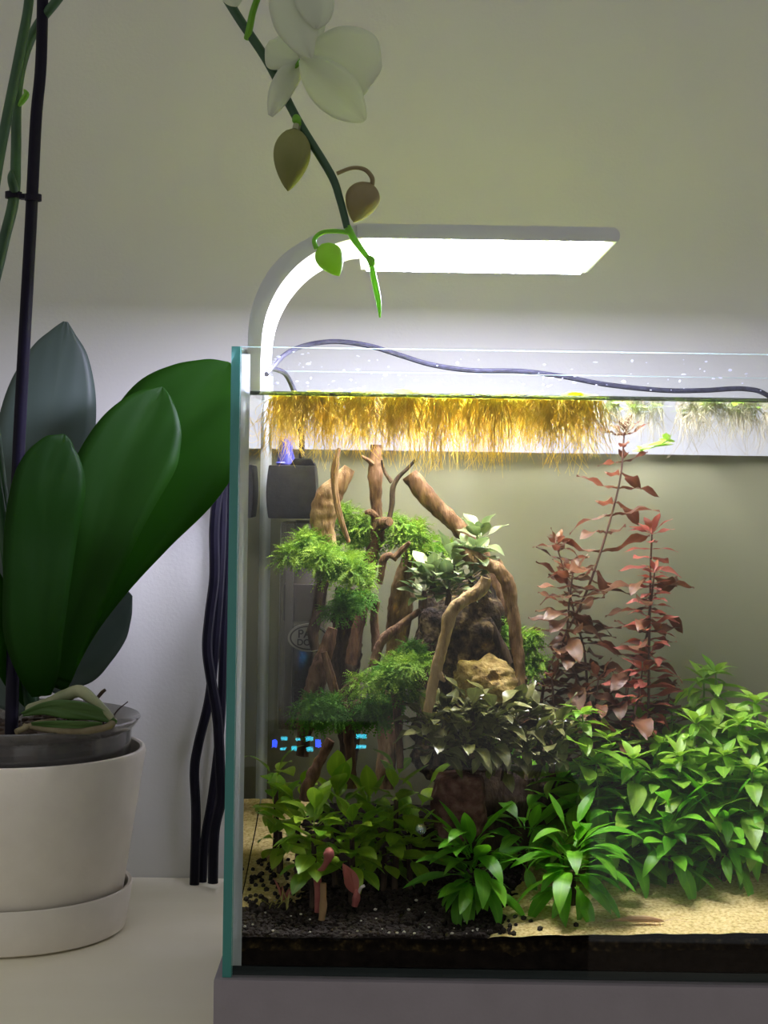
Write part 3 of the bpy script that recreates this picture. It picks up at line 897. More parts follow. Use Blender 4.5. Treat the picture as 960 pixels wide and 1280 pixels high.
CRYPT = variants('lance_leaf', 'crypt_leaf', width=0.235, a=0.85, fold=0.10, stalk=0.22, bends=(0.3, 0.7, 1.1, 1.6), n=10, tip=0.85)
BUSH = variants('oval_leaf', 'bush_leaf', width=0.44, a=0.9, fold=0.13, stalk=0.16, bends=(0.1, 0.6, 1.1), n=8, tip=0.85)
STEML = variants('stem_leaf', 'stem_leaf', width=0.36, a=0.9, fold=0.12, stalk=0.06, bends=(0.2, 0.7, 1.2), n=8, tip=0.9)
REDL = variants('red_leaf', 'red_leaf', width=0.36, a=1.15, fold=0.10, wave=0.30, stalk=0.22, bends=(-0.3, 0.3, 0.8), n=9)
REDT = variants('red_tip_leaf', 'red_tip_leaf', width=0.32, a=1.0, fold=0.12, wave=0.2, stalk=0.15, bends=(0.1, 0.5), n=8)
DUSK = variants('dusky_leaf', 'dusky_leaf', width=0.36, a=1.0, fold=0.12, wave=0.26, stalk=0.25, bends=(0.2, 0.7, 1.1), n=9)
GLAU = variants('glaucous_leaf', 'glaucous_leaf', width=0.44, a=0.95, fold=0.14, wave=0.12, stalk=0.22, bends=(0.2, 0.7), n=8)
PINKL = variants('pink_leaf', 'pink_leaf', width=0.26, a=0.9, fold=0.35, stalk=0.1, bends=(0.1, 0.3), n=7)
FLOATY = variants('floating_leaf', 'floater_leaf', width=0.85, a=0.8, fold=0.05, stalk=0.08, bends=(0.0, 0.25), n=6, tip=0.7)
FLOATG = variants('floating_leaf', 'floater_green_leaf', width=0.85, a=0.8, fold=0.05, stalk=0.08, bends=(0.0, 0.25), n=6, tip=0.7)
PX = lambda d: d / F


def ground_at(px, py_hint, d):
    p = P(px, py_hint, d)
    return Vector((p.x, d, ground(p.x, d)))


def rosette(name, px, py, d, n, lo, hi, meshes, label, cat, group, seed, elmin=5, elmax=75, lift=0.0, crown=0.0, facing=None, stalk=None, wsc=1.0):
    """plant whose leaves spring from a short stock; (px, py) is the crown seen in the place"""
    rnd = random.Random(seed)
    c = P(px, py, d)
    gz = ground(c.x, d)
    base = Vector((c.x, c.y, min(c.z, gz) if lift == 0 else c.z - lift))
    t = empty(name, base, label, cat, group)
    h = c.z - base.z
    if stalk:
        MB().tube([base + Vector((0, 0, -0.001)), base + Vector((0.0006, 0, h * .5)), c], [0.0022, 0.0018, 0.0014], 8).build('rootstock' if h < 0.02 else 'stem', stalk, t)
    ga = pi * (3 - sqrt(5))
    for i in range(n):
        u = i / max(1, n - 1)
        az = i * ga + rnd.uniform(-0.35, 0.35)
        if facing is not None and rnd.random() < 0.55: az = facing + rnd.gauss(0, 0.9)
        el = radians(elmin + (elmax - elmin) * (u ** 1.2) + rnd.uniform(-10, 10))
        L = rnd.uniform(lo, hi) * PX(d)
        z = h * (0.55 + 0.45 * u) + crown * PX(d) * u * 0.7 * rnd.uniform(.6, 1.2)
        rad = 0.0012 + crown * PX(d) * 0.16 * rnd.random()
        place_leaf(t, rnd.choice(meshes), Vector((rad * cos(az), rad * sin(az), max(0.0005, z))), az, el, L, rnd.uniform(-0.4, 0.4), wscale=wsc)
    return t


# lance-leaved foreground plants
CR = 'lance-leaved green plants in the foreground'
crs = [  # px, py crown, d, leaves, lo, hi, label
    (590, 1098, 1.005, 52, 44, 96, 'bright green lance-leaved plant rooted in black soil, one leaf held upright'),
    (716, 1088, 1.005, 46, 46, 100, 'bright green lance-leaved plant where black soil meets the sand'),
    (656, 1070, 1.045, 26, 50, 92, 'green lance-leaved plant set back between the two plants at the soil edge'),
    (772, 1068, 1.045, 30, 45, 90, 'green lance-leaved plant at the back edge of the sand beside the soil'),
    (838, 1062, 1.035, 34, 45, 88, 'green lance-leaved plant drooping leaves over the yellow sand'),
    (905, 1052, 1.04, 34, 45, 85, None),
    (955, 1040, 1.05, 28, 45, 85, None),
    (690, 1030, 1.075, 24, 45, 85, None),
    (800, 1018, 1.075, 30, 45, 85, None),
    (870, 1010, 1.075, 28, 45, 80, None),
    (745, 1020, 1.07, 26, 45, 90, 'green lance-leaved plant right below the lone bright green shoot'),
    (935, 1005, 1.08, 24, 45, 80, None),
    (1000, 1040, 1.05, 20, 45, 80, None),
]
for i, (px, py, d, n, lo, hi, lab) in enumerate(crs):
    rosette('lance_leaf_plant', px, py, d, n, lo, hi, CRYPT, lab or 'green lance-leaved plant crowded into the thicket behind the sand', 'plant', CR, 100 + i, 0, 62, facing=-pi / 2 if i in (0, 1, 3, 4, 5) else None, stalk='wood_dark', crown=62)

# broad-leaved bush on the left
BU = 'broad-leaved plants among the driftwood roots'
for i, (px, py, d, n, lab) in enumerate([
    (392, 1045, 1.0, 26, 'glossy oval-leaved green plant right behind the pink stem'),
    (440, 1045, 1.01, 26, 'glossy oval-leaved green plant right behind the folded pink leaf'), (372, 1020, 1.03, 20, None), (420, 1012, 1.035, 26, None), (465, 1020, 1.04, 22, None),
    (495, 1000, 1.03, 18, 'oval-leaved green plant with upright young leaves beside the red stone'),
    (345, 985, 1.06, 14, 'sparse oval-leaved plant in the tank corner with one yellow leaf'),
    (480, 1060, 1.03, 20, None), (512, 1055, 1.03, 16, 'oval-leaved plant beside the shiny air bubble'), (350, 1040, 1.05, 14, 'oval-leaved plant behind the grass tuft in the sand corner'), (525, 1020, 1.05, 14, 'oval-leaved plant pressed against the side of the red stone')]):
    rosette('oval_leaf_plant', px, py, d, n, 34, 56, BUSH, lab or 'oval-leaved dark green plant in the bush left of the red stone', 'plant', BU, 200 + i, -10, 72, crown=44, facing=-pi / 2 if i < 5 else None, stalk='wood_dark')


# stem plants
def stem_plant(name, rows, d, node_px, lo, hi, meshes, label, cat, group, seed, stemmat, per=2, r=1.8, top=None, el0=8, droop=0.0, grow=1.0, first=0.0, topn=6, wsc=1.0, drift=False):
    rnd = random.Random(seed)
    s = spline(rows, 10)
    pts = [P(a, b_, d) for a, b_ in s]
    bx, by = pts[-1].x, pts[-1].y
    gz = ground(bx, by)
    if pts[-1].z > gz - 0.001 and not drift:
        pts.append(Vector((bx + rnd.uniform(-.002, .002), by, gz - 0.001)))
    base = Vector(pts[-1])
    t = empty(name, base, label, cat, group)
    n = len(pts)
    MB().tube(pts, [r * PX(d) * (0.5 + 0.5 * i / (n - 1)) for i in range(n)], 7).build('stem', stemmat, t)
    acc, k = 0.0, 0
    total = sum((pts[i + 1] - pts[i]).length for i in range(n - 1))
    nextat = first * PX(d)
    for i in range(n - 1):
        L = (pts[i + 1] - pts[i]).length
        while nextat <= acc + L:
            f_ = (nextat - acc) / L
            p = pts[i].lerp(pts[i + 1], f_)
            u = nextat / total
            sz = rnd.uniform(lo, hi) * PX(d) * (0.5 + 0.5 * min(1, u * 4)) * grow
            a0 = (k % 2) * (pi / 2) * 0.75 + rnd.uniform(-0.4, 0.4)
            for j in range(per):
                az = a0 + 2 * pi * j / per + rnd.uniform(-0.2, 0.2)
                mm = (top if (top and nextat < 45 * PX(d)) else meshes)
                place_leaf(t, rnd.choice(mm), p - base, az, radians(el0 - droop * u + rnd.uniform(-14, 14)), sz, rnd.uniform(-0.5, 0.5), wscale=wsc)
            k += 1
            nextat += node_px * PX(d) * (0.55 + 0.45 * min(1, u * 3)) * rnd.uniform(0.85, 1.15)
        acc += L
    for j in range(topn):
        az = 2 * pi * j / topn + rnd.uniform(-.3, .3)
        place_leaf(t, rnd.choice(top or meshes), pts[0] - base, az, radians(rnd.uniform(25, 65)), lo * 0.6 * PX(d), wscale=wsc)
    return t


RD = 'red-leaved stem plants'
stem_plant('red_stem_plant', [(780, 545), (775, 600), (757, 670), (733, 740), (707, 793), (683, 843), (676, 890)], 1.115, 26, 54, 76, REDL,
           'tallest red-brown stem plant, its tip just under the floating roots', 'plant', RD, 301, 'red_stem', 2, 2.2, None, 8, 10, wsc=.9)
stem_plant('red_stem_plant', [(716, 717), (711, 760), (710, 800), (718, 840), (725, 863), (728, 900)], 1.105, 16, 52, 74, REDL,
           'short dark-stemmed red plant standing closest to the elbow branch', 'plant', RD, 302, 'red_stem', 2, 2.2, None, 5, 12)
stem_plant('red_stem_plant', [(696, 683), (705, 713), (718, 767), (730, 813), (735, 870)], 1.12, 17, 42, 62, REDL,
           'slender red plant leaning behind the dark-stemmed one', 'plant', RD, 303, 'red_stem', 2, 1.8, None, 8, 10)
stem_plant('red_stem_plant', [(815, 668), (813, 717), (812, 773), (802, 817), (787, 842), (780, 905)], 1.105, 18, 54, 76, REDL,
           'red stem plant with pinkish young tip beside the open grey background', 'plant', RD, 304, 'red_stem', 2, 2.2, REDT, 8, 12)
stem_plant('red_stem_plant', [(818, 716), (816, 735), (812, 765)], 1.095, 11, 34, 46, REDT,
           'pink-tipped young red stem plant in front of its taller neighbour', 'plant', RD, 307, 'red_stem', 3, 1.8, REDT, 12, 0)
stem_plant('red_stem_plant', [(803, 838), (798, 870), (784, 935), (778, 990)], 1.09, 18, 52, 74, REDL,
           'low red stem plant growing up through the yellow-green plants', 'plant', RD, 305, 'red_stem', 2, 2.2, REDT, 5, 12)
stem_plant('red_stem_plant', [(748, 850), (745, 880), (742, 930)], 1.10, 17, 54, 74, REDL,
           'bushy low red plant behind the lone bright green shoot', 'plant', RD, 306, 'red_stem', 2, 2.2, None, 0, 10)
stem_plant('red_stem_plant', [(690, 850), (692, 880), (694, 930)], 1.095, 17, 50, 70, REDL,
           'stout low red plant beside the foot of the elbow branch', 'plant', RD, 308, 'red_stem', 2, 2.2, None, 0, 10)
stem_plant('red_stem_plant', [(838, 862), (832, 890), (828, 940)], 1.11, 17, 34, 48, REDL,
           'small dull red plant half hidden behind yellow-green shoots', 'plant', RD, 309, 'red_stem', 2, 1.8, None, 0, 10)

SG = 'yellow-green whorled stem plants'
sps = [(895, 842, 1.12, 'tall yellow-green shoot standing against the grey background'), (880, 850, 1.13, None),
       (945, 880, 1.09, None), (925, 905, 1.075, None), (870, 905, 1.07, None), (905, 945, 1.055, None), (960, 915, 1.07, None),
       (728, 892, 1.05, 'lone bright green shoot topping out in front of the red plants'), (745, 955, 1.05, None), (790, 950, 1.05, None), (825, 930, 1.075, None),
       (800, 900, 1.10, None), (850, 945, 1.05, None), (760, 925, 1.08, None), (840, 890, 1.11, None), (985, 890, 1.08, None), (940, 965, 1.045, None), (870, 975, 1.05, None), (700, 960, 1.075, None), (820, 980, 1.05, None)]
for i, (px, py, d, lab) in enumerate(sps):
    rnd = random.Random(400 + i)
    stem_plant('green_stem_plant', [(px, py), (px + rnd.uniform(-4, 4), py + 45), (px + rnd.uniform(-8, 8), py + 110)], d, 25, 56, 82, STEML,
               lab or 'yellow-green whorled stem plant in the thicket behind the lance-leaved plants', 'plant', SG, 400 + i, 'green_stem', 4, 2.0, None, 12, 10, topn=6)

# dusky low plants on and under the rock
DU = 'dusky wavy-leaved plants on the stone'
for i, (px, py, d) in enumerate([(535, 905, 1.015), (560, 895, 1.02), (590, 890, 1.015), (620, 895, 1.02), (545, 930, 1.01), (580, 925, 1.01), (612, 928, 1.02),
                                 (645, 900, 1.04), (675, 910, 1.05), (655, 935, 1.035), (700, 915, 1.06), (630, 950, 1.04), (600, 905, 1.04), (690, 940, 1.045)]):
    rosette('dusky_plant', px, py, d, 18, 34, 56, DUSK, 'dusky olive wavy-leaved plant in the cushion above the red stone', 'plant', DU, 500 + i, 0, 70, lift=0.012, crown=10, stalk='wood_dark', facing=-pi / 2)
for i, (px, py, d) in enumerate([(540, 720, 1.04), (565, 705, 1.05), (590, 690, 1.055), (560, 735, 1.04), (600, 672, 1.07), (530, 738, 1.045), (588, 720, 1.05)]):
    rosette('wood_top_plant', px, py, d, 17, 24, 42, GLAU, 'pale grey-green small-leaved plant tied on the rock top beside the elbow branch', 'plant', 'pale-leaved plants on top of the rock', 540 + i, 0, 70, lift=0.010, crown=8, stalk='wood_dark', facing=-pi / 2)

# ------------------------------------------------------------------ moss
def moss(px, py, d, rx, ry, rz_, n, label, mat='moss', seed=0):
    rnd = random.Random(seed)
    c = P(px, py, d)
    m = MB()
    k = PX(d)
    m.blob(c, (rx * k * .55, rz_ * .5, ry * k * .55), 2, 1, 0.4)
    subs = [(c, 1.0)] + [(c + Vector((rnd.uniform(-.75, .75) * rx * k, rnd.uniform(-.7, .5) * rz_, rnd.uniform(-.7, .6) * ry * k)), rnd.uniform(.4, .7)) for _ in range(6)]
    for i in range(int(n * 2.6)):
        # fine frond from inside the cushion outwards, arching down
        cs, sc_ = rnd.choice(subs)
        th, ph = rnd.uniform(0, 2 * pi), rnd.uniform(-0.7, 1.3)
        dr = Vector((cos(th) * cos(ph) * rx * k, sin(th) * cos(ph) * rz_, sin(ph) * ry * k)) * sc_
        p = cs + dr * rnd.uniform(0.25, 0.75)
        L = rnd.uniform(8, 20) * k
        v = (dr.normalized() + Vector((rnd.gauss(0, .5), rnd.gauss(0, .5), rnd.gauss(0, .4)))).normalized()
        side = v.cross(Vector((rnd.gauss(0, .5), rnd.gauss(0, .5), 1))).normalized()
        ns = 6
        for s in range(ns):
            t = s / ns
            q0 = p + v * L * t + Vector((0, 0, -L * 0.35 * t * t))
            q1 = p + v * L * (t + .8 / ns) + Vector((0, 0, -L * 0.35 * (t + 1 / ns) ** 2))
            w_ = L * 0.20 * (1 - t * 0.7)
            up = side.cross(v) * w_ * rnd.uniform(-.4, .4)
            m.add([q0, q0.lerp(q1, .9) + side * w_ + up, q1, q0.lerp(q1, .9) - side * w_ + up], [(0, 1, 2), (0, 2, 3)], 0)
    o = m.build('moss_clump', [mat, 'moss_dark'], smooth=False)
    return tag(o, label, 'moss', 'moss clumps on the driftwood')


moss(432, 712, 1.035, 44, 34, 0.022, 700, 'bright green moss ball wrapped round the driftwood stump', 'moss', 1)
moss(385, 690, 1.06, 34, 40, 0.018, 480, 'feathery green moss spilling beside the filter body', 'moss', 2)
moss(450, 665, 1.10, 40, 32, 0.015, 380, 'loose green moss behind the tall driftwood pole', 'moss', 3)
moss(510, 668, 1.09, 26, 26, 0.014, 260, 'green moss tuft hanging on the broad trunk top', 'moss', 4)
moss(492, 845, 1.02, 48, 34, 0.022, 700, 'bright moss mound on the driftwood in front of the broad trunk', 'moss', 5)
moss(402, 890, 1.03, 32, 30, 0.018, 420, 'dark green moss patch low on the forked root', 'moss_dark', 6)
moss(470, 885, 1.04, 44, 26, 0.015, 320, 'dark trailing moss below the bright moss mound', 'moss_dark', 7)
moss(628, 790, 1.09, 20, 22, 0.010, 200, 'small light green moss tuft between the rock and elbow branch', 'moss', 8)
moss(662, 800, 1.10, 18, 18, 0.009, 130, 'small light green moss tuft poking out behind the elbow branch', 'moss', 9)
moss(664, 832, 1.10, 14, 16, 0.009, 110, 'lowest small moss tuft beside the elbow branch', 'moss', 10)
moss(540, 690, 1.09, 28, 24, 0.012, 220, 'sparse moss fringe behind the pale-leaved rock plants', 'moss', 11)
moss(517, 815, 1.05, 20, 18, 0.01, 160, 'dark moss tuft against the side of the dark rock', 'moss_dark', 12)
moss(440, 755, 1.05, 30, 22, 0.014, 240, 'dark moss underside hanging below the bright moss ball', 'moss_dark', 13)
moss(430, 640, 1.10, 16, 12, 0.010, 90, 'little moss tuft high between the stump and the pole', 'moss', 14)

# ------------------------------------------------------------------ floating plants
def root_mesh(name, mat, n, length, spread, seed, rad=0.00022):
    rnd = random.Random(seed)
    m = MB()
    for i in range(n):
        a = rnd.uniform(0, 2 * pi)
        L = length * rnd.uniform(0.35, 1.0)
        sp = spread * rnd.uniform(0.2, 1.0)
        w1, w2 = rnd.gauss(0, .0085), rnd.gauss(0, .005)
        w3 = rnd.gauss(0, .0018)
        if rnd.random() < 0.08: L *= 1.5
        pts = []
        for k in range(6):
            t = k / 5
            sq = 0.6 + 0.4 * sqrt(t)
            pts.append((cos(a) * sp * sq + w1 * t * t + w3 * sin(7 * t), sin(a) * sp * sq + w2 * sin(2.4 * t), -L * t))
        m.tube(pts, [rad * (1.2 - 0.8 * k / 5) for k in range(6)], 3, cap=False)
    me = bpy.data.meshes.new(name)
    me.from_pydata(m.v, [], m.f)
    me.materials.append(MAT[mat])
    me.polygons.foreach_set('use_smooth', [True] * len(m.f))
    return me


RY = [root_mesh('root_tuft', 'floater_root', 70, L, 0.011, 600 + i) for i, L in enumerate((0.022, 0.030, 0.036, 0.046))]
RT = [root_mesh('root_tuft', 'floater_root', 36, L, 0.010, 640 + i) for i, L in enumerate((0.024, 0.032, 0.042))]
RP = [root_mesh('root_tuft', 'pale_root', 26, L, 0.008, 620 + i, 0.0002) for i, L in enumerate((0.014, 0.022, 0.032))]


def floater(x, y, leaves, roots, label, group, rnd, size):
    t = empty('floating_plant', (x, y, WATER + 0.0004), label, 'floating plant', group)
    nl = rnd.choice((3, 4, 4, 5))
    a0 = rnd.uniform(0, 2 * pi)
    for j in range(nl):
        place_leaf(t, rnd.choice(leaves), Vector((0, 0, 0.0002 + 0.0003 * j)), a0 + 2 * pi * j / nl + rnd.uniform(-.2, .2), radians(rnd.uniform(-4, 14)), size * rnd.uniform(.8, 1.15))
    o = bpy.data.objects.new('root_tuft', rnd.choice(roots))
    COL.objects.link(o)
    o.parent = t
    o.location = (0, 0, -0.0008)
    o.rotation_euler = (0, 0, rnd.uniform(0, 6.28))
    s = rnd.uniform(.75, 1.1)
    o.scale = (s, s, s)
    return t


rnd = random.Random(77)
placed = []


def spots(n, x0, x1, y0, y1, mind, tries=4000):
    out = []
    for k in range(tries):
        p = (rnd.uniform(x0, x1), rnd.uniform(y0, y1))
        if all((p[0] - q_[0]) ** 2 + (p[1] - q_[1]) ** 2 > mind * mind for q_ in placed):
            placed.append(p); out.append(p)
            if len(out) >= n: break
    return out


for x, y in spots(24, IX0 + 0.016, 0.125, IY0 + 0.016, IY0 + 0.022, 0.008) + spots(62, IX0 + 0.016, 0.128, IY0 + 0.016, IY1 - 0.016, 0.0165):
    floater(x, y, FLOATY, RY if y < IY0 + 0.026 else RT, 'yellow-lit floating plant with long golden roots in the dense mat', 'golden-rooted floating plants', rnd, 0.0125)
for x, y in spots(34, 0.135, 0.33, IY0 + 0.012, IY1 - 0.014, 0.014):
    floater(x, y, FLOATG, RP, 'green floating plant with thin pale roots beyond the golden mat', 'pale-rooted floating plants', rnd, 0.0105)

# drifting sprig below the surface
t = stem_plant('loose_sprig', [(834, 551), (820, 558), (800, 562)], 1.06, 14, 20, 28, FLOATG, 'loose pale green sprig drifting just beside the tallest red plant tip', 'plant', None, 650, 'green_stem', 2, 1.0, topn=3, drift=True)

# ------------------------------------------------------------------ small things on the soil
t = empty('plant_cutting', ground_at(400, 1125, 0.985), 'pink bare plant stem with a knob end, standing in the black soil', 'plant cutting')
plain('pink_flesh', [(0.42, 0.10, 0.09), (0.60, 0.20, 0.17)], 60, 0.45, translucent=0.2)
plain('tan_stem', [(0.34, 0.20, 0.09), (0.48, 0.30, 0.14)], 60, 0.6)
p, r = pix_path([(396, 1088, .985, 5), (397, 1100, .985, 5), (398, 1118, .985, 5), (398, 1140, .985, 5)], 6)
MB().tube(p, r, 10, rough=.1, freq=200).build('stem', 'pink_flesh', t)
p, r = pix_path([(396, 1092, .985, 4), (403, 1086, .982, 3.5), (408, 1078, .98, 4), (411, 1070, .98, 7), (410, 1064, .98, 6.5), (408, 1061, .98, 3)], 6)
MB().tube(p, r, 12).build('knob', 'pink_flesh', t)
p, r = pix_path([(404, 1104, .978, 4), (404, 1120, .978, 4), (404, 1132, .978, 5), (402, 1150, .978, 4)], 6)
MB().tube(p, r, 10, rough=.15, freq=200).build('side_stem', 'tan_stem', t)
p, r = pix_path([(413, 1074, .98, 3), (419, 1074, .98, 4), (423, 1077, .98, 2.5)], 5)
MB().tube(p, r, 8).build('petal_stub', 'bush_leaf', t)
t = empty('plant_cutting', ground_at(445, 1130, 0.985), 'folded pink leaf cutting standing upright on the black soil', 'plant cutting')
base = t.location
tp = P(430, 1080, .985); bt = P(447, 1122, .985)
dv = tp - bt
for k, rl in ((0, 1.2), (1, 1.9)):
    place_leaf(t, PINKL[k], bt - base, math.atan2(dv.y, dv.x), math.asin(dv.z / dv.length), dv.length * (1.05 - .12 * k), rl, 'leaf', 1.5)
p, r = pix_path([(447, 1112, .985, 3), (445, 1122, .985, 5), (443, 1133, .985, 4)], 4)
MB().tube(p, r, 8, rough=.2, freq=300).build('stalk', 'pink_flesh', t)
p, r = pix_path([(448, 1118, .985, 1.5), (451, 1110, .983, 2), (456, 1107, .983, 1.8)], 4)
MB().tube(p, r, 6).build('white_root', 'quartz', t)
# tuft in the sand corner
t = empty('grass_tuft', ground_at(350, 1115, 1.0), 'small yellow-green grass tuft with a pink shoot in the corner sand', 'plant')
plain('straw', [(0.42, 0.42, 0.08), (0.60, 0.55, 0.18)], 60, 0.6, translucent=0.3)
STRAW = [leaf_mesh('blade', 'straw', 0.07, bend=b_, n=6) for b_ in (0.3, 0.8)]
rr_ = random.Random(5)
for k in range(26):
    place_leaf(t, rr_.choice(STRAW), Vector((rr_.uniform(-.008, .008), rr_.uniform(-.006, .006), 0.001)), rr_.uniform(0, 6.28), radians(rr_.uniform(30, 85)), rr_.uniform(14, 30) * PX(1.0), name='blade')
for az, el, L in ((2.3, 60, 32), (0.4, 45, 26), (1.6, 80, 20)):
    place_leaf(t, PINKL[0], Vector((0.001, 0.004, 0.004)), az, radians(el), L * PX(1.0), 0.8, 'shoot')

# fish-eye bubble beside the red stone and a shrimp on the sand
b = MB(); b.blob(P(526, 1036, 1.0), 0.0034, 3)
bub = b.build('air_bubble', 'bubble')
tag(bub, 'shiny bluish air bubble clinging beside the red stone', 'bubble')
sx, sy = P(800, 1165, 0.975).x, 0.975
sz = ground(sx, sy) + 0.0019
sh = empty('shrimp', (sx, sy, sz), 'translucent pinkish shrimp resting on the yellow sand', 'shrimp')
body = []
for k in range(9):
    t_ = k / 8
    body.append((sx - 0.016 + 0.030 * t_, sy, sz + 0.0022 + 0.0012 * sin(pi * t_)))
MB().tube(body, [0.0004, .0010, .0014, .0017, .0019, .0020, .0018, .0012, .0004], 8).build('body', 'shrimp_shell', sh)
for k, a in enumerate((0.35, 0.0, -0.35)):
    MB().tube([body[0], (body[0][0] - 0.004, sy + 0.003 * a * 2, sz + 0.002)], [0.0006, 0.0003], 5).build('tail_fan', 'shrimp_shell', sh)
for k in range(4):
    x_ = sx + 0.001 + 0.003 * k
    MB().tube([(x_, sy - .001, sz + .0022), (x_ + .001, sy - .003, sz + .0018), (x_ + .0015, sy - .0045, sz + .0001)], 0.00018, 4).build('leg', 'shrimp_shell', sh)
for s in (-1, 1):
    MB().tube([(sx + .014, sy, sz + .0022), (sx + .02, sy + .002 * s, sz + .004), (sx + .027, sy + .006 * s, sz + .0035)], 0.00013, 4).build('antenna', 'shrimp_shell', sh)

# ------------------------------------------------------------------ flower pot and orchid
PD = 1.2035
PC = Vector((P(8, 1165, PD).x, PD, 0))
MB_ = MB().lathe([(0.0, 0.0004), (0.082, 0.0004), (0.0848, 0.002), (0.0893, 0.0315), (0.0885, 0.0328), (0.0862, 0.0322), (0.083, 0.006), (0.0, 0.0055)], PC, 96)
tag(MB_.build('saucer', 'ceramic'), 'shallow cream ceramic saucer under the flower pot', 'saucer')
pot = MB().lathe([(0.0, 0.0062), (0.0775, 0.0062), (0.0800, 0.009), (0.0975, 0.127), (0.0968, 0.1296), (0.0950, 0.1302), (0.0932, 0.1292), (0.0915, 0.12), (0.077, 0.014), (0.0, 0.013)], PC, 96).build('flower_pot', 'ceramic')
tag(pot, 'tapered cream ceramic flower pot holding the orchid', 'flower pot')
inner_pot = MB().lathe([(0.0, 0.0182), (0.073, 0.0182), (0.0868, 0.128), (0.0872, 0.1435), (0.0900, 0.146), (0.0935, 0.1512), (0.0928, 0.1522), (0.0885, 0.1490), (0.0858, 0.1445), (0.0850, 0.128), (0.0715, 0.0202), (0.0, 0.0202)], PC, 96).build('nursery_pot', 'clear_pot')
tag(inner_pot, 'clear plastic nursery pot standing inside the cream flower pot', 'plant pot')
b = MB()
rb = random.Random(9)
b.lathe([(0.0, 0.0215), (0.0700, 0.0215), (0.0828, 0.128), (0.0832, 0.136), (0.05, 0.139), (0.0, 0.141)], PC, 48)
for k in range(260):
    a, r = rb.uniform(0, 6.28), 0.076 * sqrt(rb.random())
    s = rb.uniform(0.003, 0.0065)
    b.blob((PC.x + r * cos(a), PC.y + r * sin(a), 0.139 + rb.uniform(-.002, .004)), (s, s * rb.uniform(.5, 1), s * rb.uniform(.4, .8)), 1, 0, 0.5)
tag(b.build('orchid_bark', 'bark'), 'dark bark chips filling the clear nursery pot', 'bark', kind='stuff')

OB = Vector((P(45, 880, 1.19).x, 1.19, 0.141))
orchid = empty('orchid', OB, 'white-flowered moth orchid with broad green leaves in a cream pot', 'orchid')


def big_leaf(rows, mats, depth_tilt=0.0, fold=0.12, thick=0.0012, name='leaf', droop=0.0, label=None, curl=0.0):
    """rows (px, py, d, halfwidth_left_px, halfwidth_right_px) along the midrib from base to tip"""
    s = spline(rows, 8)
    n = len(s)
    mid = [P(a, b_, d) for a, b_, d, _, _ in s]
    cols = [-1, -0.75, -0.5, -0.25, 0, 0.25, 0.5, 0.75, 1]
    nc = len(cols)
    front, back, uv = [], [], []
    for i in range(n):
        tg = (mid[min(i + 1, n - 1)] - mid[max(i - 1, 0)]).normalized()
        nrm = Vector((0, -1, 0)); nrm = (nrm - tg * nrm.dot(tg)).normalized()
        ac = tg.cross(nrm) * -1   # to the right seen from the front when the leaf points up
        if depth_tilt:
            R_ = Matrix.Rotation(depth_tilt, 3, tg)
            ac = R_ @ ac; nrm = R_ @ nrm
        k = PX(s[i][2])
        for cc_ in cols:
            wl = max(0.2, s[i][3] if cc_ < 0 else s[i][4]) * k
            off = ac * (cc_ * wl) + nrm * (fold * abs(cc_) * wl - curl * cc_ * cc_ * wl)
            th = thick * (1 - 0.7 * cc_ * cc_)
            groove = 0.0006 if cc_ == 0 else 0
            front.append(mid[i] + off + nrm * (th / 2 - groove))
            back.append(mid[i] + off - nrm * (th / 2 + groove))
            uv.append((i / (n - 1), 0.5 + 0.5 * cc_))
    V = front + back
    N0 = len(front)
    fs = []
    for i in range(n - 1):
        for k in range(nc - 1):
            a = i * nc + k
            fs.append((a, a + 1, a + nc + 1, a + nc))
            fs.append((N0 + a, N0 + a + nc, N0 + a + nc + 1, N0 + a + 1))
        for e_ in (0, nc - 1):
            a = i * nc + e_
            fs.append((a, a + nc, N0 + a + nc, N0 + a))
    for r_ in (0, n - 1):
        for k in range(nc - 1):
            a = r_ * nc + k
            fs.append((a, N0 + a, N0 + a + 1, a + 1))
    me = bpy.data.meshes.new(name)
    me.from_pydata([v - orchid.location for v in V], [], fs)
    bm = bmesh.new(); bm.from_mesh(me); bmesh.ops.recalc_face_normals(bm, faces=bm.faces); bm.to_mesh(me); bm.free()
    ul = me.uv_layers.new(name='UVMap')
    uvs = uv + uv
    for lp in me.loops: ul.data[lp.index].uv = uvs[lp.vertex_index]
    me.polygons.foreach_set('use_smooth', [True] * len(me.polygons))
    me.materials.append(MAT[mats])
    o = bpy.data.objects.new(name, me)
    COL.objects.link(o); o.parent = orchid
    if label: o['label'] = label
    return o


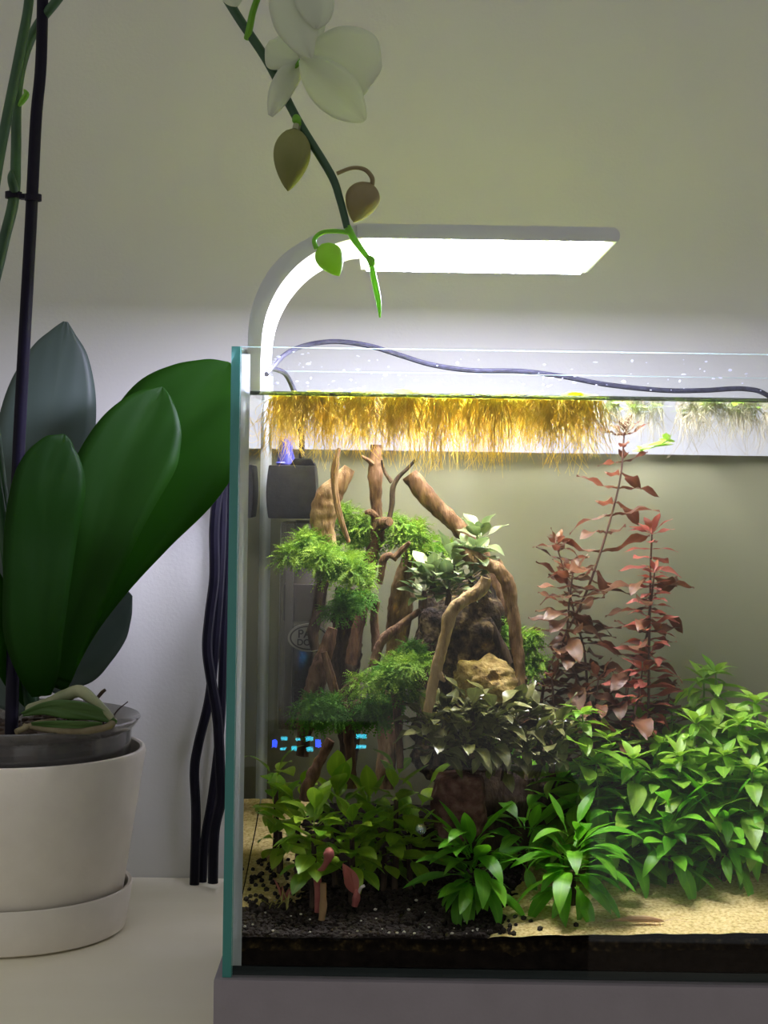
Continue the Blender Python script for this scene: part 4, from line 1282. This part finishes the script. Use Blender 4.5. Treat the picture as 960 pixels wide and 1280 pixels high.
big_leaf([(52, 870, 1.165, 12, 12), (52, 840, 1.158, 22, 30), (50, 790, 1.152, 30, 45), (52, 730, 1.15, 36, 48), (55, 670, 1.15, 42, 50), (60, 615, 1.147, 47, 47),
          (66, 583, 1.147, 41, 40), (73, 560, 1.148, 27, 26), (78, 549, 1.149, 14, 13), (80, 543, 1.15, 2, 2)], 'orchid_leaf', 0.40, 0.06, curl=0.05)
big_leaf([(75, 850, 1.185, 14, 14), (88, 790, 1.18, 26, 26), (105, 730, 1.175, 36, 40), (125, 670, 1.17, 44, 52), (143, 610, 1.172, 56, 58), (163, 560, 1.175, 62, 52),
          (182, 524, 1.178, 50, 40), (194, 502, 1.18, 31, 25), (200, 491, 1.181, 15, 12), (203, 484, 1.182, 2, 2)], 'orchid_leaf', 0.12, 0.18)
big_leaf([(70, 860, 1.205, 14, 14), (92, 790, 1.205, 26, 24), (122, 720, 1.205, 44, 48), (160, 650, 1.205, 64, 68), (200, 585, 1.205, 82, 84), (236, 528, 1.205, 82, 82),
          (262, 490, 1.205, 62, 58), (277, 468, 1.205, 36, 32), (284, 458, 1.205, 17, 15), (287, 453, 1.205, 2, 2)], 'orchid_leaf', -0.05, 0.10)
big_leaf([(40, 870, 1.215, 10, 10), (25, 790, 1.235, 22, 20), (30, 700, 1.25, 36, 34), (45, 620, 1.26, 50, 52), (58, 550, 1.265, 58, 62), (68, 490, 1.265, 52, 56), (76, 440, 1.265, 34, 36), (80, 415, 1.265, 14, 16), (82, 402, 1.265, 3, 3)],
         'orchid_leaf_underside', 0.2, -0.08, label='greyish underside of a raised leaf')
big_leaf([(60, 862, 1.215, 10, 10), (85, 835, 1.235, 36, 24), (108, 805, 1.245, 40, 40), (132, 775, 1.25, 36, 42), (150, 755, 1.25, 22, 28), (163, 742, 1.25, 4, 5)],
         'orchid_leaf_underside', -0.3, -0.05, label='greyish underside of a drooping leaf')
big_leaf([(28, 893, 1.13, 3, 3), (55, 885, 1.125, 9, 8), (85, 887, 1.12, 12, 14), (118, 893, 1.12, 8, 13), (146, 903, 1.12, 2, 3)], 'small_orchid_leaf', 0.3, 0.15, label='small low leaf over the pot rim')
big_leaf([(40, 905, 1.135, 3, 3), (70, 906, 1.125, 7, 7), (100, 908, 1.12, 6, 9), (128, 905, 1.12, 2, 3)], 'small_orchid_leaf', 0.5, 0.1)
big_leaf([(38, 880, 1.20, 8, 8), (20, 845, 1.18, 18, 18), (2, 800, 1.17, 22, 22), (-20, 740, 1.165, 28, 28), (-45, 690, 1.16, 22, 22), (-58, 660, 1.16, 3, 3)], 'orchid_leaf', 0.5, 0.12)
big_leaf([(30, 890, 1.22, 8, 8), (5, 860, 1.23, 26, 26), (-30, 825, 1.24, 36, 36), (-70, 790, 1.24, 36, 36), (-110, 770, 1.24, 4, 4)], 'orchid_leaf_underside', 0.2, -0.05)


def opart(rows, mat, name, n=8, seg=10, parent=orchid, rough=0.0):
    p, r = pix_path(rows, n)
    m = MB().tube(p, r, seg, rough=rough, freq=90)
    m.v = [(a - OB.x, b_ - OB.y, c_ - OB.z) for a, b_, c_ in m.v]
    o = m.build(name, mat, None, origin=(0, 0, 0))
    o.parent = parent; o.location = (0, 0, 0)
    return o


opart([(38, 887, 1.16, 8), (60, 880, 1.145, 8), (85, 868, 1.13, 8), (100, 864, 1.125, 8), (115, 874, 1.12, 7), (130, 887, 1.12, 5), (140, 898, 1.12, 4)], 'aerial_root', 'aerial_root', rough=.12)
opart([(110, 885, 1.13, 3), (122, 872, 1.135, 2.5), (128, 865, 1.135, 2.5), (132, 862, 1.135, 2)], 'bark', 'dead_root', 5, 6)
opart([(138, 900, 1.13, 1.2), (148, 887, 1.13, 1), (160, 877, 1.13, .8)], 'bark', 'dead_root', 5, 6)
opart([(30, 907, 1.14, 3), (60, 912, 1.13, 4), (100, 914, 1.12, 4), (130, 910, 1.118, 4), (140, 905, 1.12, 5), (143, 899, 1.125, 3)], 'dead_root', 'aerial_root', rough=.25)
opart([(70, 902, 1.14, 4), (45, 905, 1.14, 4), (20, 915, 1.13, 4)], 'dead_root', 'aerial_root', rough=.25)
# flower spikes: one leaves the frame for good, one arches over to the spray
opart([(40, 890, 1.19, 8), (20, 760, 1.17, 8), (-12, 560, 1.15, 8), (-25, 380, 1.14, 7.5), (-8, 240, 1.135, 7), (8, 150, 1.13, 6.5), (26, 60, 1.12, 6.5), (37, -10, 1.11, 6), (38, -120, 1.1, 6), (20, -260, 1.09, 5)], 'flower_spike', 'flower_spike', 8, 12)
spk = [(44, 890, 1.2, 8), (25, 780, 1.2, 8), (-5, 560, 1.19, 8), (-18, 420, 1.185, 7.5), (3, 310, 1.18, 7), (17, 250, 1.175, 7), (20, 190, 1.17, 6.5), (21, 120, 1.165, 6.5), (30, 70, 1.16, 6.5), (48, 30, 1.15, 6), (75, -5, 1.13, 6),
       (120, -75, 1.08, 6), (180, -110, 1.02, 6), (235, -75, 0.97, 6), (275, -15, 0.94, 6), (300, 25, 0.93, 5.8), (335, 78, 0.93, 5.6), (372, 150, 0.93, 5.4), (413, 217, 0.93, 5.2), (425, 250, 0.93, 4.8), (434, 285, 0.93, 4.6)]
opart(spk, 'flower_spike', 'flower_spike', 8, 12)
opart([(434, 283, .93, 4.6), (444, 301, .93, 4), (462, 326, .93, 3.4), (468, 350, .93, 4), (473, 375, .93, 3.6), (475, 397, .93, 1.2)], 'fresh_spike', 'spike_tip', 8, 10)
opart([(462, 322, .93, 3.8), (465, 326, .928, 4.5), (466, 331, .93, 3.4)], 'fresh_spike', 'node', 4, 10)
opart([(370, 146, .928, 4), (371, 150, .926, 6), (374, 156, .928, 3)], 'fresh_spike', 'node', 4, 10)
opart([(30, 112, 1.16, 1), (33, 118, 1.158, 4), (28, 126, 1.16, 4), (24, 132, 1.163, 2)], 'fresh_spike', 'node', 4, 8)
opart([(14, 213, 1.166, 1.5), (14, 222, 1.162, 5), (17, 234, 1.166, 6), (19, 242, 1.172, 4)], 'flower_spike', 'node', 5, 10)


def bud(c, tip, wid, d, mat, rnd_seed):
    """three-ribbed closed bud from stalk end c to tip (pixels)"""
    a, e_ = P(*c, d), P(*tip, d)
    L = (e_ - a).length
    ax = (e_ - a).normalized()
    sd = ax.cross(Vector((0, -1, 0))).normalized(); fr = sd.cross(ax)
    m = MB()
    V, Fc = [], []
    n, sg = 18, 24
    for i in range(n + 1):
        t = i / n
        r = wid * PX(d) * 0.5 * (sin(pi * min(1, t ** 0.8)) ** 0.72) * (1.0 - 0.12 * t)
        for k in range(sg):
            th = 2 * pi * k / sg
            rib = 1 - 0.10 * abs(cos(1.5 * th + rnd_seed)) ** 6
            V.append(a + ax * (L * t) + (sd * cos(th) + fr * sin(th) * 0.85) * (max(r, 0.0003) * rib))
    for i in range(n):
        for k in range(sg):
            Fc.append((i * sg + k, i * sg + (k + 1) % sg, (i + 1) * sg + (k + 1) % sg, (i + 1) * sg + k))
    Fc += [tuple(range(sg)), tuple(n * sg + k for k in range(sg))]
    m.add([v - OB for v in V], Fc)
    o = m.build('bud', mat, None, origin=(0, 0, 0))
    o.parent = orchid; o.location = (0, 0, 0)
    return o


b1 = bud((368, 160), (360, 239), 50, .925, 'bud_olive', 0.4); b1['label'] = 'olive green closed flower bud'
opart([(375, 165, .93, 3), (372, 152, .927, 3.5), (369, 162, .925, 4)], 'aerial_root', 'bud_stalk', 5, 8, b1)
b2 = bud((462, 228), (442, 278), 47, .932, 'bud_brown', 1.2); b2['label'] = 'brownish closed flower bud'
opart([(421, 217, .93, 2.6), (440, 210, .93, 2.6), (456, 212, .93, 2.8), (465, 222, .93, 3), (465, 232, .932, 3)], 'bud_brown', 'bud_stalk', 6, 8, b2)
b3 = bud((402, 305), (424, 345), 38, .925, 'bud_green', 0.2); b3['label'] = 'fresh bright green flower bud'
opart([(436, 291, .93, 3), (420, 289, .928, 3), (402, 291, .926, 3), (393, 300, .925, 3), (396, 311, .925, 3.4)], 'fresh_spike', 'bud_stalk', 6, 8, b3)


def petal(rows, parent, tilt=0.0, fold=-0.05, curl=0.12, name='petal'):
    o = big_leaf(rows, 'petal', tilt, fold, 0.0007, name, curl=curl)
    o.parent = parent
    return o


def flower_root(name='flower'):
    """the flower's own core mesh, its petals hang under it"""
    return name


core = opart([(360, 105, .93, 3.2), (352, 108, .93, 3.6), (362, 92, .925, 3.4), (377, 75, .92, 3)], 'fresh_spike', 'flower', 6, 8)
core['label'] = 'open white orchid flower seen from behind'
petal([(375, 74, .918, 6, 6), (392, 72, .916, 34, 22), (420, 72, .914, 62, 40), (448, 78, .914, 58, 42), (466, 84, .915, 40, 30), (476, 88, .917, 6, 6)], core, 0.1)
petal([(377, 73, .914, 5, 5), (392, 88, .912, 20, 22), (412, 108, .911, 28, 30), (432, 128, .911, 25, 27), (448, 143, .911, 14, 14), (456, 151, .912, 3, 3)], core, 0.1, 0.08, 0)
petal([(376, 76, .921, 4, 4), (366, 92, .922, 16, 12), (354, 112, .923, 17, 13), (345, 130, .923, 12, 10), (338, 145, .924, 3, 3)], core, -0.3)
petal([(374, 72, .921, 4, 4), (360, 66, .922, 18, 22), (345, 60, .923, 24, 26), (334, 55, .924, 6, 6)], core, 0.2)
petal([(377, 71, .921, 4, 4), (380, 50, .924, 20, 20), (384, 20, .926, 24, 24), (386, -10, .926, 6, 6)], core, 0.2)
core2 = opart([(309, 48, .93, 4.5), (312, 35, .925, 4.5), (317, 12, .92, 4.2), (328, -12, .912, 4), (350, -24, .906, 4), (378, -30, .904, 4)], 'fresh_spike', 'flower', 6, 8)
core2['label'] = 'white orchid flower cut off by the top of the spray'
petal([(378, -30, .902, 5, 5), (374, -6, .900, 36, 26), (374, 24, .899, 34, 28), (380, 50, .899, 22, 18), (386, 66, .900, 10, 8), (389, 73, .901, 2, 2)], core2, 0.1, 0.05, 0.05)
petal([(380, -32, .898, 5, 5), (390, -14, .897, 24, 26), (396, 8, .896, 24, 22), (396, 26, .896, 15, 15), (395, 36, .897, 3, 3)], core2, -0.1)
petal([(376, -34, .905, 5, 5), (345, -40, .905, 30, 30), (310, -45, .906, 40, 36), (285, -48, .907, 6, 6)], core2, 0.1)
petal([(380, -36, .905, 5, 5), (410, -48, .905, 30, 36), (440, -58, .906, 36, 40), (470, -66, .907, 6, 6)], core2, 0.1)
core3 = opart([(262, -35, .945, 4), (275, -60, .93, 4), (290, -75, .92, 4)], 'fresh_spike', 'flower', 6, 8)
core3['label'] = 'white orchid petal tip at the top of the spray'
petal([(292, -76, .918, 5, 5), (288, -50, .917, 22, 20), (290, -20, .916, 24, 20), (294, 0, .917, 14, 10), (296, 8, .917, 2, 2)], core3, 0.1)
petal([(292, -78, .918, 5, 5), (315, -95, .918, 26, 26), (340, -110, .918, 28, 28), (362, -120, .918, 4, 4)], core3, 0.1)

# support stake with its clip
stk, sr = pix_path([(55, -160, 1.14, 7.0), (52, 60, 1.145, 7.2), (45, 150, 1.15, 7.4), (38, 290, 1.158, 7.6), (28, 470, 1.175, 7.8), (22, 600, 1.182, 8), (18, 760, 1.176, 8.2), (14, 925, 1.165, 8.4)], 8)
stake = MB().tube(stk, sr, 12).build('support_stake', 'stake')
tag(stake, 'thin dark plastic stake propping up the orchid spikes', 'plant stake')
m = MB()
for (px, py, d, rp) in ((17, 244, 1.172, 10.5), (41.5, 247, 1.153, 10.5)):
    c = P(px, py, d); k = PX(d)
    m.lathe([(rp * k * .82, -4 * k), (rp * k, -4 * k), (rp * k, 4 * k), (rp * k * .82, 4 * k)], c, 20, close=True)
a, c = P(27, 243, 1.162), P(34, 249, 1.162)
m.box(a.x - 0.001, c.x + .001, 1.158, 1.166, c.z, a.z)
m.v = [(x - stake.location.x, y - stake.location.y, z - stake.location.z) for x, y, z in m.v]
cp = m.build('clip', 'stake', None, origin=(0, 0, 0)); cp.parent = stake; cp.location = (0, 0, 0)

# ------------------------------------------------------------------ behind the viewer: cabinet and clock that the front pane mirrors
cab = empty('low_cabinet', (-0.1, -0.98, -0.72), 'low dark wooden cabinet across the room', 'cabinet')
MB().box(-0.55, 0.35, -1.16, -0.85, -0.72, -0.205).build('body', 'cabinet_wood', cab, bevel=0.003)
for x0, x1 in ((-0.54, -0.105), (-0.095, 0.34)):
    dr = MB().box(x0, x1, -0.848, -0.832, -0.70, -0.215).build('door', 'cabinet_wood', cab, bevel=0.002)
    MB().tube([(x1 - 0.03 if x0 < -0.2 else x0 + 0.03, -0.831, -0.42), (x1 - 0.03 if x0 < -0.2 else x0 + 0.03, -0.815, -0.42)], 0.008, 12).build('knob', 'metal_silver', dr)
clk = empty('digital_clock', (-0.10, -0.9, -0.2048), 'black digital clock with blue light segments on the cabinet', 'clock')
MB().box(-0.195, -0.005, -0.93, -0.885, -0.2048, -0.085).build('case', 'black_plastic', clk, bevel=0.004)


def seg(px0, px1, py, mat, h=3.2):
    """segment whose mirror image lies at these directions"""
    dd = 2 * D0 + 0.883
    a_, c_ = P(px0, py - h / 2, dd), P(px1, py + h / 2, dd)
    MB().box(a_.x, c_.x, -0.8846, -0.883, c_.z, a_.z).build('segment', mat, clk, smooth=False)


for x0, x1, y, mt, h in ((340, 346, 930, 'led_blue', 9), (351, 359, 924, 'led_cyan', 4), (350, 357, 937, 'led_cyan', 3), (364, 371, 936, 'led_cyan', 5), (369, 375, 925, 'led_cyan', 3),
                         (382, 391, 924, 'led_cyan', 5), (383, 391, 937, 'led_cyan', 5), (394, 401, 930, 'led_blue', 9), (445, 458, 921, 'led_cyan', 5), (445, 458, 934, 'led_cyan', 4)):
    seg(x0, x1, y, mt, h)
